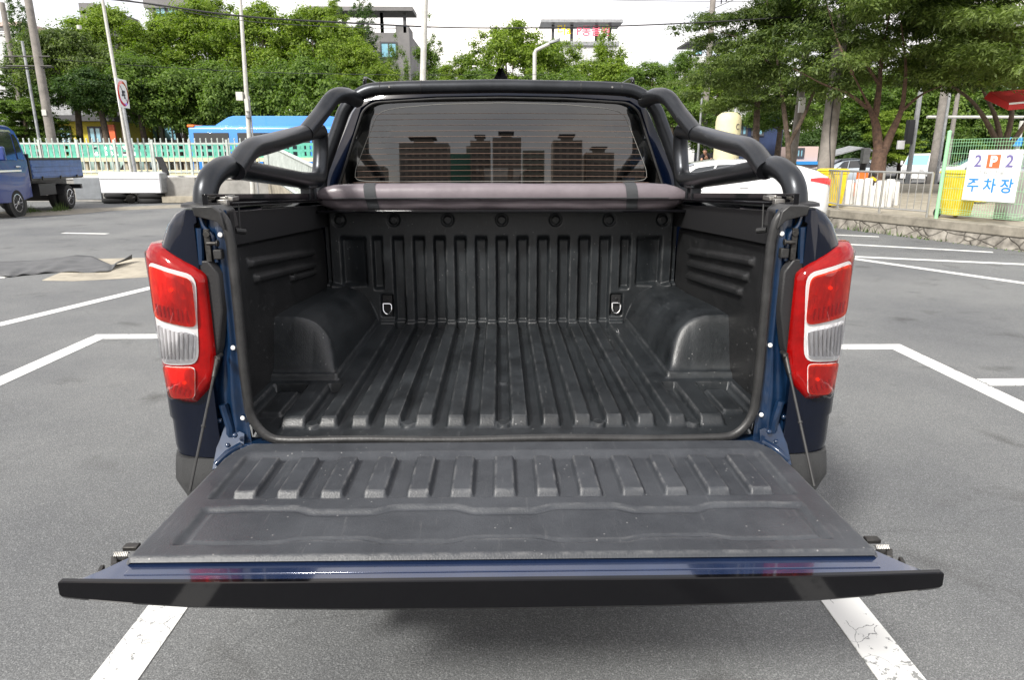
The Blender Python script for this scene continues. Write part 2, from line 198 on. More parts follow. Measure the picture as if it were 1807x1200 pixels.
def reflector_mat(name):
    m, t, b = newmat(name); n = t.nodes; l = t.links.new; tc = n.new('ShaderNodeTexCoord')
    b.inputs['Base Color'].default_value = (.92, .92, .93, 1); b.inputs['Metallic'].default_value = .3; b.inputs['Roughness'].default_value = .26
    wv = n.new('ShaderNodeTexVoronoi'); wv.feature = 'F1'; wv.inputs['Scale'].default_value = 62; mp = n.new('ShaderNodeMapping'); mp.inputs['Scale'].default_value = (1, 1, .45); l(tc.outputs['Object'], mp.inputs[0]); l(mp.outputs[0], wv.inputs['Vector'])
    bp = n.new('ShaderNodeBump'); bp.inputs['Strength'].default_value = 1; bp.inputs['Distance'].default_value = .0042; l(wv.outputs['Distance'], bp.inputs['Height']); l(bp.outputs[0], b.inputs['Normal'])
    return m
M = dict(
 refl=reflector_mat('lamp_reflector'), redg=glass_mat('red_lens_glass', (1.0, .085, .025), 1.3, .03), clrg=glass_mat('clear_lens_glass', (.93, .93, .94), 1.4, .02), pink=mat('rooftop_pink', (.70, .13, .20), .6),

 asphalt=asphalt_mat('asphalt',(.147,.152,.155),(.188,.194,.197)), road=asphalt_mat('road_asphalt', (.16,.16,.165),(.2,.2,.205)), line=paint_line_mat(),
 paint=mat('navy_paint', (.0012, .003, .010), .2, .0, coat=.75, spec=.05), gate=mat('gate_paint', (.014, .026, .068), .16, .25, var=.12, vscale=6, coat=1.0), jamb=mat('blue_inner_paint', (.0045, .019, .052), .30, .10, var=.3, vscale=12, coat=.5),
 gloss=mat('gloss_black', (.0035, .0035, .0045), .05, 0, spec=.30), liner=liner_mat('bed_liner_plastic'),
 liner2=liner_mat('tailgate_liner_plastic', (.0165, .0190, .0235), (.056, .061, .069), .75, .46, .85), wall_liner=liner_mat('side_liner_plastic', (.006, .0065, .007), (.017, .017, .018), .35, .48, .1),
 rubber=mat('rubber', (.016, .016, .016), .6, bump=.2, bscale=90, var=.5, vscale=20), seal=mat('seal_rubber', (.022, .022, .022), .42, var=.35, vscale=14, bump=.15, bscale=150),
 bar=mat('satin_black_tube', (.034, .037, .042), .33, .75, bump=.06, bscale=420, var=.2, vscale=9, spec=.8), black=mat('black_plastic', (.012, .012, .013), .5, bump=.2, bscale=160),
 bumper=mat('grey_textured_plastic', (.035, .036, .037), .6, bump=.5, bscale=320, var=.2), steel=mat('zinc_steel', (.35, .34, .32), .35, .9, var=.3, vscale=40),
 dsteel=mat('dark_steel', (.05, .048, .045), .45, .7, var=.4, vscale=50), chrome=mat('chrome', (.75, .76, .78), .08, 1),
 cover=mat('rolled_vinyl', (.160, .137, .150), .36, var=.14, vscale=5, bump=.9, bscale=9), strap=mat('woven_strap', (.045, .048, .052), .75, bump=.5, bscale=500),
 white=mat('rivet_white', (.75, .75, .74), .4), tglass=glass_mat('tinted_rear_glass', (.10, .10, .095), 1.95, .012),
 red=mat('red_lens_frame', (.25, .002, .002), .10, coat=.35, spec=.2, var=.25, vscale=16), red_glow=mat('red_rib_glow', (.50, .008, .004), .10, coat=1, col2=(.85, .045, .012), vscale=34, thr=(.40, .62), emit=((1, .03, .005), .05)),  # faint emission on the ribs stands for light in the unlit red lens
 silver=mat('silver_bezel', (.78, .76, .76), .25, .45), clear=mat('clear_lens', (.55, .55, .56), .12, .35, coat=1, var=.3, vscale=30), amber=mat('amber_bulb_glow', (1, .35, .03), .2, emit=((1, .25, .02), .5)),  # bulb emission imitates amber sparkle; the tail lamps are not lit
 heater=mat('heater_wire', (.26, .165, .12), .5), antenna=mat('antenna_wire', (.30, .30, .28), .5), seat=mat('seat_cloth', (.02, .02, .021), .8),
 tyre=mat('tyre', (.012, .012, .012), .8, bump=.4, bscale=60), rim=mat('alloy_rim', (.55, .56, .58), .25, .85),
 conc=mat('concrete', (.22, .215, .20), .9, col2=(.34, .33, .31), vscale=2.2, bump=.5, bscale=25), conc_pole=mat('concrete_pole', (.23, .21, .19), .85, var=.22, vscale=3, bump=.3, bscale=30),
 stain=mat('stained_concrete', (.24, .215, .17), .9, col2=(.42, .38, .30), vscale=3, bump=.4, bscale=20), stone=stone_mat('rubble_stone'),
 coping=mat('mossy_coping', (.17, .155, .125), .95, col2=(.30, .275, .225), vscale=3.5, bump=.6, bscale=30),
 wpole=mat('pale_painted_steel', (.52, .51, .47), .5, .1, var=.12), gpole=mat('galvanised', (.33, .34, .35), .45, .5, var=.2, vscale=5),
 picket=mat('fence_white', (.44, .48, .45), .55, var=.15, vscale=3), teal=mat('teal_panel', (.10, .40, .30), .5, var=.18, vscale=4), green=mat('pale_green_coating', (.30, .60, .33), .45, var=.08),
 yellow=mat('yellow_plastic', (.78, .58, .02), .45, var=.12, vscale=4), orange=mat('orange_plastic', (.75, .16, .02), .5), stainless=mat('stainless_rail', (.52, .52, .50), .3, .8),
 blue=mat('cargo_truck_blue', (.007, .030, .18), .3, .0, coat=.6), bluebed=mat('cargo_bed_blue', (.055, .11, .28), .4, .1, var=.25, vscale=5), cwhite=mat('car_white', (.70, .70, .70), .25, coat=1),
 csilver=mat('car_silver', (.50, .56, .62), .3, .1, coat=1), cgreen=mat('car_pale_green', (.42, .58, .52), .3, .2, coat=1), bus=mat('bus_blue', (.045, .24, .68), .3, coat=.6),
 cglass=glass_mat('car_glass', (.08, .10, .11), 2.4), dkglass=mat('dark_glass', (.02, .025, .03), .06, coat=.5), bwin=mat('window_blue', (.25, .5, .62), .08, .1, coat=1),
 tail=mat('tail_red', (.6, .01, .01), .15, coat=1), lampw=mat('lamp_clear', (.7, .7, .7), .1, .4), brick=mat('grey_wall_tile', (.17, .165, .165), .8, var=.2, vscale=.6),
 bwhite=mat('render_white', (.55, .55, .55), .8, var=.1, vscale=.5), dkwall=mat('dark_blue_wall', (.02, .035, .09), .6, var=.3, vscale=1), shop=mat('shop_yellow', (.52, .42, .02), .6, var=.1), roofd=mat('dark_roof', (.06, .06, .065), .7),
 trunk=mat('bark', (.075, .058, .045), .95, col2=(.17, .125, .095), vscale=9, bump=.8, bscale=18), mulch=mat('felt_mat', (.075, .077, .080), .95, col2=(.115, .117, .12), vscale=4, bump=.5, bscale=80),
 cream=mat('cream_fabric', (.66, .60, .38), .7, var=.08), textd=mat('sign_dark', (.06, .06, .07), .6), sgn=mat('sign_white', (.80, .80, .80), .45), s_or=mat('sign_orange', (.80, .15, .05), .5),
 s_vi=mat('sign_violet', (.17, .15, .34), .5), barkr=mat('reddish_bark', (.060, .036, .026), .95, col2=(.15, .092, .064), vscale=9, bump=.8, bscale=18), s_bl=mat('sign_blue', (.03, .24, .58), .5), s_gr=mat('sign_grey', (.40, .42, .40), .5), awn=mat('red_awning', (.55, .03, .03), .6),
 cable=mat('cable_black', (.02, .02, .022), .6), grass=mat('weed', (.07, .12, .025), .8, var=.4), skin=mat('skin', (.50, .29, .20), .5), hair=mat('black_hair', (.008, .008, .008), .5), shirt=mat('black_shirt', (.012, .012, .014), .8), trousers=mat('dark_trousers', (.03, .035, .05), .8),
 pwhite=mat('white_box_panel', (.74, .74, .76), .35, var=.04), pgrey=mat('grey_panel', (.20, .215, .23), .6, var=.15, vscale=3), stump=mat('white_polystyrene', (.62, .61, .58), .7, var=.12, vscale=5), pinkr=mat('pale_roof', (.55, .42, .38), .7),
 leaf_b=leaf_mat('leaf_yellow_green', (.065, .12, .014), (.25, .335, .045), .42), leaf_m=leaf_mat('leaf_mid_green', (.045, .092, .018), (.175, .26, .050), .44),
 leaf_d=leaf_mat('leaf_dark_green', (.030, .066, .020), (.095, .160, .042), .4), leaf_n=leaf_mat('leaf_grey_green', (.035, .065, .020), (.17, .225, .065), .45),
 apt=mat('apartment_wall', (.44, .38, .32), .8, var=.15, vscale=.05), aptw=mat('apartment_window', (.24, .21, .185), .3), aptg=mat('apartment_pale', (.40, .42, .36), .8), net=mat('green_net', (.14, .36, .28), .8),
)

# ------------------------------------------------------------------ mesh helpers
class MB:
    def __init__(s): s.v = []; s.f = []
    def add(s, vs, fs):
        k = len(s.v); s.v += [tuple(v) for v in vs]; s.f += [tuple(i + k for i in f) for f in fs]; return s
    def box(s, x0, x1, y0, y1, z0, z1):
        return s.add([(x0, y0, z0), (x1, y0, z0), (x1, y1, z0), (x0, y1, z0), (x0, y0, z1), (x1, y0, z1), (x1, y1, z1), (x0, y1, z1)],
                     [(0, 3, 2, 1), (4, 5, 6, 7), (0, 1, 5, 4), (1, 2, 6, 5), (2, 3, 7, 6), (3, 0, 4, 7)])
    def obox(s, c, size, rot=(0, 0, 0)):
        m = Matrix.LocRotScale(Vector(c), __import__('mathutils').Euler(rot), Vector(size))
        q = [m @ Vector((a, b, d)) for d in (-.5, .5) for a, b in ((-.5, -.5), (.5, -.5), (.5, .5), (-.5, .5))]
        return s.add(q, [(0, 3, 2, 1), (4, 5, 6, 7), (0, 1, 5, 4), (1, 2, 6, 5), (2, 3, 7, 6), (3, 0, 4, 7)])
    def tube(s, pts, r, n=12, caps=True, flat=1.0):
        P = [Vector(p) for p in pts]; rr = r if hasattr(r, '__len__') else [r] * len(P); k = len(s.v)
        up = Vector((0, 0, 1)); d0 = (P[1] - P[0]).normalized()
        if abs(d0.dot(up)) > .9: up = Vector((0, 1, 0))
        a = d0.cross(up).normalized()
        for i, p in enumerate(P):
            d = ((P[min(i + 1, len(P) - 1)] - P[max(i - 1, 0)])).normalized()
            a = (a - d * a.dot(d)).normalized(); b = d.cross(a)
            for j in range(n):
                t = 2 * math.pi * j / n; q = p + a * (math.cos(t) * rr[i]) + b * (math.sin(t) * rr[i] * flat); s.v.append(tuple(q))
        for i in range(len(P) - 1):
            for j in range(n):
                s.f.append((k + i * n + j, k + i * n + (j + 1) % n, k + (i + 1) * n + (j + 1) % n, k + (i + 1) * n + j))
        if caps: s.f.append(tuple(k + j for j in range(n))[::-1]); s.f.append(tuple(k + (len(P) - 1) * n + j for j in range(n)))
        return s
    def lathe(s, prof, c, axis=(0, 0, 1), n=24):
        ax = Vector(axis).normalized(); q = ax.to_track_quat('Z', 'Y'); k = len(s.v); c = Vector(c)
        for (r, h) in prof:
            for j in range(n):
                t = 2 * math.pi * j / n; s.v.append(tuple(c + q @ Vector((r * math.cos(t), r * math.sin(t), h))))
        for i in range(len(prof) - 1):
            for j in range(n): s.f.append((k + i * n + j, k + i * n + (j + 1) % n, k + (i + 1) * n + (j + 1) % n, k + (i + 1) * n + j))
        s.f.append(tuple(k + j for j in range(n))[::-1]); s.f.append(tuple(k + (len(prof) - 1) * n + j for j in range(n)))
        return s
    def grid(s, nu, nv, fn, flip=False):
        k = len(s.v)
        for i in range(nu + 1):
            for j in range(nv + 1): s.v.append(tuple(fn(i / nu, j / nv)))
        for i in range(nu):
            for j in range(nv):
                a = k + i * (nv + 1) + j; q = (a, a + nv + 1, a + nv + 2, a + 1); s.f.append(q[::-1] if flip else q)
        return s
    def loft(s, secs, closed=True, caps=True):
        n = len(secs[0]); k = len(s.v)
        for q in secs: s.v += [tuple(p) for p in q]
        for i in range(len(secs) - 1):
            for j in range(n if closed else n - 1): s.f.append((k + i * n + j, k + i * n + (j + 1) % n, k + (i + 1) * n + (j + 1) % n, k + (i + 1) * n + j))
        if caps and closed: s.f.append(tuple(k + j for j in range(n))[::-1]); s.f.append(tuple(k + (len(secs) - 1) * n + j for j in range(n)))
        return s
    def prism(s, poly, z0, z1, fn=None):
        """poly in (a,b); fn(a,b,h) -> xyz"""
        fn = fn or (lambda a, b, h: (a, b, h)); n = len(poly)
        return s.add([fn(a, b, z0) for a, b in poly] + [fn(a, b, z1) for a, b in poly],
                     [tuple(range(n))[::-1], tuple(range(n, 2 * n))] + [(i, (i + 1) % n, n + (i + 1) % n, n + i) for i in range(n)])
    def build(s, name, m, parent=None, bevel=0., seg=2, ang=35, smooth=True, fix=True, offs=None):
        me = bpy.data.meshes.new(name)
        vs = s.v if offs is None else [(a - offs[0], b - offs[1], c - offs[2]) for a, b, c in s.v]
        me.from_pydata(vs, [], s.f); me.update()
        if fix:
            bm = bmesh.new(); bm.from_mesh(me); bmesh.ops.recalc_face_normals(bm, faces=bm.faces); bm.to_mesh(me); bm.free()
        if smooth:
            me.shade_smooth(); me.set_sharp_from_angle(angle=R(ang))
        o = bpy.data.objects.new(name, me); COL.objects.link(o); me.materials.append(M[m] if isinstance(m, str) else m)
        if parent: o.parent = parent
        if bevel:
            b = o.modifiers.new('bevel', 'BEVEL'); b.width = bevel; b.segments = seg; b.limit_method = 'ANGLE'; b.angle_limit = R(30); b.harden_normals = False
        return o
def tag(o, label=None, cat=None, group=None, kind=None):
    if label: o['label'] = label
    if cat: o['category'] = cat
    if group: o['group'] = group
    if kind: o['kind'] = kind
    return o
def thing(name, label, cat, loc=(0, 0, 0), rz=0, group=None):
    o = bpy.data.objects.new(name, None); COL.objects.link(o); o.location = loc; o.rotation_euler = (0, 0, rz); o.empty_display_size = .2
    return tag(o, label, cat, group)
def dup(root, loc, rz=0, label=None, scale=None):
    def cp(o, par):
        c = o.copy(); COL.objects.link(c); c.parent = par
        for ch in [q for q in bpy.data.objects if q.parent == o]: cp(ch, c)
        return c
    r = cp(root, None); r.location = loc; r.rotation_euler = (0, 0, rz)
    if label: r['label'] = label
    if scale: r.scale = scale
    return r
def arc(pts, n=6, rad=.05):
    """round the corners of a polyline"""
    P = [Vector(p) for p in pts]; out = [P[0]]
    for i in range(1, len(P) - 1):
        a, b, c = P[i - 1], P[i], P[i + 1]; r = min(rad, (a - b).length * .48, (c - b).length * .48)
        p0 = b + (a - b).normalized() * r; p2 = b + (c - b).normalized() * r
        for k in range(n + 1):
            t = k / n; out.append(p0 * (1 - t) ** 2 + b * 2 * t * (1 - t) + p2 * t * t)
    out.append(P[-1]); return out
def ss(a, b, x):
    t = np.clip((x - a) / (b - a), 0, 1); return t * t * (3 - 2 * t)
def text(body, size, name, m, parent, loc, rot, depth=.004, align='CENTER', sx=1.0, bold=0.):
    c = bpy.data.curves.new(name, 'FONT'); c.body = body; c.size = size; c.extrude = depth / 2; c.align_x = align; c.align_y = 'CENTER'; c.offset = bold
    o = bpy.data.objects.new(name + '_c', c); COL.objects.link(o)
    dg = bpy.context.evaluated_depsgraph_get(); me = bpy.data.meshes.new_from_object(o.evaluated_get(dg)); bpy.data.objects.remove(o)
    me.name = name; q = bpy.data.objects.new(name, me); COL.objects.link(q); me.materials.clear(); me.materials.append(M[m]); q.parent = parent
    q.location = loc; q.rotation_euler = rot; q.scale = (sx, 1, 1)
    return q

# ================================================================== THE PICKUP TRUCK (seen from behind, tailgate down)
TB = (0.0, 1.95, 0.0)
truck = thing('pickup_truck', 'dark navy pickup truck with its tailgate lowered and an empty black lined bed', 'pickup truck', (0.008, 1.95, 0))
def tp(mb, name, m, parent=None, **k): return mb.build(name, m, parent or truck, offs=TB, **k)
def mir(s, pts): return [(s * p[0], p[1], p[2]) for p in pts]
def drop(y): return -0.05 * min(1.3, max(0, (y - 1.85) / 1.2))      # the bed rail rises a little towards the tail

# --- outer side panels, rounded round the rear corner
PROF = [(.792, 1.452), (.80, 1.468), (.835, 1.468), (.866, 1.455), (.893, 1.425), (.917, 1.375), (.938, 1.30), (.952, 1.18), (.959, 1.05), (.962, .95), (.961, .885), (.955, .878), (.955, .80), (.95, .775)]
def kfun(y): return float(np.interp(y, [1.795, 1.80, 1.805, 1.815, 1.83, 1.85, 1.885], [.16, .30, .50, .74, .89, .965, 1.0]))
def side_pt(y, x, z, k=None):
    k = kfun(y) if k is None else k
    return (.81 + (x - .81) * k if x > .81 else x, y, z + (drop(y) if z > 1.2 else 0))
YS = [1.797, 1.80, 1.805, 1.812, 1.822, 1.836, 1.855, 1.88, 1.91, 1.95, 2.0, 2.1, 2.3]
arch_c, arch_r = (2.78, .40), .47
for s in (-1, 1):
    mb = MB()
    secs = [mir(s, [side_pt(y, x, z) for x, z in PROF] + [(float(np.interp(y, [1.80, 1.85, 1.92], [.80, .81, .855])), y, zc) for zc in (.775, 1.43)] + [(.793, y, 1.435 + drop(y))]) for y in YS]
    mb.loft(secs)
    # flank beyond the corner: grid with the wheel opening cut out
    PR2 = [(.94, 1.34), (.952, 1.18), (.959, 1.05), (.962, .95), (.961, .885), (.955, .80), (.94, .70), (.92, .55)]
    zz = np.linspace(1.468, .55, 30)
    xs_ = [float(np.interp(-z, [-q[1] for q in [(.80, 1.468), (.835, 1.4679), (.866, 1.455), (.893, 1.425), (.917, 1.375)] + PR2], [q[0] for q in [(.80, 1.468), (.835, 1.4679), (.866, 1.455), (.893, 1.425), (.917, 1.375)] + PR2])) for z in zz]
    ys = np.linspace(2.0, 3.35, 46); k = len(mb.v); ok = {}
    for i, y in enumerate(ys):
        for j, z in enumerate(zz): mb.v.append((s * xs_[j], y, z + (drop(y) if z > 1.2 else 0)))
    for i in range(45):
        for j in range(29):
            yc, zc = (ys[i] + ys[i + 1]) / 2, (zz[j] + zz[j + 1]) / 2
            if (yc - arch_c[0]) ** 2 + (zc - arch_c[1]) ** 2 < arch_r ** 2 or (zc < .77 and yc < 2.31): continue
            a = k + i * 30 + j; mb.f.append((a, a + 30, a + 31, a + 1))
    tp(mb, 'side_panel', 'paint', ang=40)
    # bed corner jamb: pressed inner panel that faces the tailgate
    mb = MB(); e = .0
    def jx(z): return float(np.interp(z, [.78, .88, 1.05, 1.30, 1.47], [.72, .722, .726, .724, .722]))
    def jo(z): return float(np.interp(z, [.78, .95, 1.10, 1.30, 1.40, 1.47], [.86, .84, .80, .80, .815, .80]))
    def jf(u, v):
        z = .765 + v * .70; xi, xo = jx(z), jo(z); x = xi + (xo - xi) * u
        y = 1.822 + .012 * float(ss(.55, .75, u)) * float(ss(.78, 1.0, z)) - .010 * math.exp(-((u - .28) / .10) ** 2) * float(ss(1.46, 1.38, z) * 1.0)
        return (s * x, y, z)
    mb.grid(18, 40, jf); tp(mb, 'door_jamb', 'jamb', ang=60)
    mb = MB()
    mb.tube(arc(mir(s, [(.790, 1.812, 1.455), (.782, 1.812, 1.42), (.762, 1.812, 1.405), (.757, 1.812, 1.33)]), 5, .02), .006, 8); tp(mb, 'jamb_rib', 'jamb'); mb = MB()
    mb.tube(mir(s, [(.792, 1.808, 1.42), (.796, 1.808, 1.36), (.800, 1.808, 1.325)]), .010, 8); tp(mb, 'jamb_rib', 'jamb'); mb = MB()
    mb.tube(mir(s, [(.778, 1.812, .80), (.772, 1.812, .86), (.785, 1.812, .93)]), .012, 8)
    tp(mb, 'jamb_rib', 'jamb')
    # inner flange of the bed wall above the liner
    mb = MB(); mb.loft([mir(s, [(.775, y, 1.36 + d), (.775, y, 1.455 + d), (.83, y, 1.455 + d), (.83, y, 1.36 + d)]) for y, d in ((1.83, 0), (3.1, -.062))])
    tp(mb, 'bed_flange', 'black')
    # dark lamp housing
    mb = MB()
    hs = [(1.335, .765), (1.30, .742), (1.20, .742), (1.10, .762), (1.02, .790), (.95, .825)]
    mb.loft([mir(s, [(x, 1.817, z), (x + .012, 1.80, z), (x + .07, 1.803, z), (x + .07, 1.835, z)]) for z, x in hs]); tp(mb, 'lamp_housing', 'black', bevel=.003)
    # rivets
    for (x, z) in ((.741, 1.402), (.740, 1.094), (.735, .888)):
        mb = MB(); mb.lathe([(.0065, 0), (.006, .003), (.002, .0045)], (s * x, 1.814, z), (0, -1, 0), 14); tp(mb, 'rivet', 'white')
    # striker and rubber stop
    mb = MB(); mb.obox((s * .772, 1.806, 1.375), (.014, .012, .085)); mb.lathe([(.009, 0), (.009, .006)], (s * .770, 1.80, 1.405), (0, -1, 0), 8)
    mb.tube(mir(s, [(.770, 1.792, 1.382), (.745, 1.792, 1.382)]), .0055, 10); mb.lathe([(.009, 0), (.009, .004)], (s * .744, 1.792, 1.382), (-s, 0, 0), 12); tp(mb, 'striker', 'dsteel', bevel=.001)
    mb = MB(); mb.obox((s * .748, 1.806, 1.352), (.022, .02, .026)); tp(mb, 'rubber_stop', 'rubber', bevel=.003)
    # black corner cap on top of the jamb, flaring out of the seal
    mb = MB(); mb.loft([mir(s, [(x, 1.790 if i < 4 else 1.87, z) for i, (x, z) in enumerate([(.718, 1.415), (.726, 1.462), (.745, 1.478), (.798, 1.476)])] + [(.795, 1.792, 1.452), (.742, 1.795, 1.438)]),
                       mir(s, [(.722, 1.90, 1.415), (.728, 1.90, 1.462), (.745, 1.90, 1.478), (.798, 1.90, 1.476), (.795, 1.90, 1.452), (.742, 1.90, 1.438)])])
    tp(mb, 'corner_cap', 'seal', bevel=.003, ang=50)
    # gate hinge bracket low on the corner
    mb = MB(); mb.loft([mir(s, [(.735, 1.815, .835 + a), (.735, 1.80, .80 + a), (.770, 1.745 - a, .772 + a), (.800, 1.735 - a, .765 + a), (.812, 1.80, .80 + a), (.79, 1.818, .86 + a)]) for a in (0, .006)]); mb.tube(mir(s, [(.742, 1.80, .812), (.768, 1.77, .800), (.796, 1.742, .778)]), [.010, .012, .009], 8)
    for q in ((.752, 1.792, .845), (.775, 1.79, .815), (.80, 1.815, .88)): mb.lathe([(.008, 0), (.008, .006), (.004, .009)], (s * q[0], q[1], q[2]), (0, -1, .3), 6)
    tp(mb, 'gate_hinge', 'jamb', bevel=.003)

# --- sill below the opening and rear cross member, under the gate
mb = MB(); mb.box(-.78, .78, 1.80, 1.86, .70, .812); mb.box(-.74, .74, 1.778, 1.80, .80, .812); tp(mb, 'rear_sill', 'jamb', bevel=.004)
# --- weather seal round the opening
sp = [(.742, 1.81, 1.462), (.722, 1.81, 1.44), (.713, 1.81, 1.38), (.714, 1.81, 1.20), (.716, 1.81, 1.02), (.712, 1.808, .90), (.690, 1.806, .855), (.655, 1.803, .826), (.60, 1.80, .823)]
path = mir(-1, sp) + [(x, 1.80, .823 + .0025 * math.sin(x * 11)) for x in np.linspace(-.5, .5, 15)] + mir(1, sp)[::-1]
mb = MB(); mb.tube(arc(path, 4, .03), .0108, 12, flat=1.2); mb.tube(arc([(p[0] * 1.013, p[1] + .008, p[2] - .004) for p in path], 4, .03), .008, 8); tp(mb, 'weather_seal', 'seal')

# --- bed liner: floor with grooves and the two wheel boxes, one moulded sheet
PIT = .094
def floor_z(x, y):
    ax = np.abs(x); k = np.round(ax / PIT); d = np.abs(ax - k * PIT)
    groove = 1 - ss(.0175, .0250, d); groove = np.where(k <= 6, groove, 0)
    rid = .030 * (1 - groove)
    wide = np.where(ax > .600, 1.0, 0.0)                        # outer flat with one broad recess
    rec = ss(.652, .662, ax) * (1 - ss(.765, .775, ax)); pad = ss(.678, .688, ax) * (1 - ss(.742, .752, ax)) * ss(1.965, 1.985, y) * (1 - ss(2.17, 2.185, y))
    rid = np.where(ax > .60, .030 * (1 - rec) + .012 * pad, rid)
    back = np.where(ax > .52, 2.20, 3.02); bevel_b = 1 - ss(back - .02, back + .015, y)
    out = np.where((ax > .52), np.where(y > back, .030, rid), rid)
    stub = (1 - ss(.018, .026, d)) * np.where((k == 6), ss(2.165, 2.175, y) * (1 - ss(2.205, 2.215, y)), 0) * .0
    z = out * ss(1.872, 1.905, y) + stub
    # round stops at the tail end of every third groove, one in the middle
    for kk in (-6, -3, 0, 3, 6):
        r = np.sqrt((x - kk * PIT) ** 2 + ((y - 1.893) * .8) ** 2); z = np.maximum(z, .011 * (1 - ss(.018, .024, r)))
    r = np.sqrt(x ** 2 + ((y - 2.28) * 1.2) ** 2); z = z + .006 * (1 - ss(.017, .022, r))
    for kk in (-5, -4, -3, -2, -1, 0, 1, 2, 3, 4, 5):
        z = z + .004 * np.exp(-((x - kk * PIT) / .012) ** 2 - ((y - 2.93 - .01 * (kk % 3)) / .012) ** 2)
    # wheel boxes on a low plinth
    pl = ss(.548, .575, ax) * ss(2.215, 2.25, y); z = np.maximum(z, .050 * pl)
    cy = ss(2.258, 2.335, y + .10 * np.maximum(0, .66 - ax))
    t = np.clip((ax - .583) / .140, 0, 1); prof = .88 * np.clip(1 - (1 - t) ** 2.8, 0, 1) ** .52 + .12 * t
    top = .232 - .03 * ss(2.35, 3.0, y)
    z = np.where(t > 0, np.maximum(z, .050 * pl + (top - .05) * prof * cy), z)
    return z
NX, NY = 372, 290
X = np.linspace(-.805, .805, NX + 1); Y = np.linspace(1.815, 3.085, NY + 1)
GX, GY = np.meshgrid(X, Y, indexing='ij'); GZ = .828 + floor_z(GX, GY)
lim = np.interp(GY, [1.815, 1.87, 1.96, 2.05], [.708, .715, .775, .805]); GXX = np.clip(GX, -lim, lim)
GZ = GZ + .10 * ss(.0, .03, np.abs(GX) - lim) * (GY < 1.9) * 0
def gridmesh(GX, GY, GZ):
    nx, ny = GX.shape; mb = MB(); mb.v = list(zip(GX.ravel().tolist(), GY.ravel().tolist(), GZ.ravel().tolist()))
    i, j = np.meshgrid(np.arange(nx - 1), np.arange(ny - 1), indexing='ij'); a = (i * ny + j).ravel()
    mb.f = list(zip(a.tolist(), (a + ny).tolist(), (a + ny + 1).tolist(), (a + 1).tolist())); return mb
tp(gridmesh(GXX, GY, GZ), 'bed_floor_liner', 'liner', ang=75, fix=False)
# --- front bulkhead of the liner
NX2, NZ2 = 380, 130
X = np.linspace(-.79, .79, NX2 + 1); Z = np.linspace(.828, 1.368, NZ2 + 1); BX, BZ = np.meshgrid(X, Z, indexing='ij'); ax = np.abs(BX)
def slot(cx, hw, z0, z1, sl=.010): return (1 - ss(hw - sl, hw, np.abs(BX - cx))) * ss(z0, z0 + .02, BZ) * (1 - ss(z1 - .03, z1, BZ))
dep = np.zeros_like(BX)
for k in range(-5, 6): dep = np.maximum(dep, .030 * slot(k * PIT * .99, .029, .80, 1.262))
for s in (-1, 1):
    dep = np.maximum(dep, .026 * slot(s * .558, .026, 1.008, 1.262)); dep = np.maximum(dep, (.012 + .022 * ss(.60, .70, s * BX)) * slot(s * .665, .060, 1.025, 1.262))
    dep = np.maximum(dep, .022 * slot(s * .526, .030, .882, 1.000, .006))
    edge = ss(.765, .772, s * BX); dep = dep + edge * .02
for k in range(-3, 4):
    r = np.sqrt((BX - k * .2405) ** 2 + (BZ - 1.327) ** 2); dep = dep + .008 * ((1 - ss(.027, .030, r)) - (1 - ss(.017, .020, r)))
curb = (1 - ss(.862, .868, BZ)); dep = dep - .024 * curb * (ax < .56)
# flare over the wheel boxes
rr = np.sqrt(((ax - .80) / .225) ** 2 + ((BZ - .84) / .205) ** 2); dep = dep - .035 * (1 - ss(.97, 1.03, rr)) 
tp(gridmesh(BX, 3.072 + dep, BZ), 'bulkhead_liner', 'liner', ang=75, fix=False)
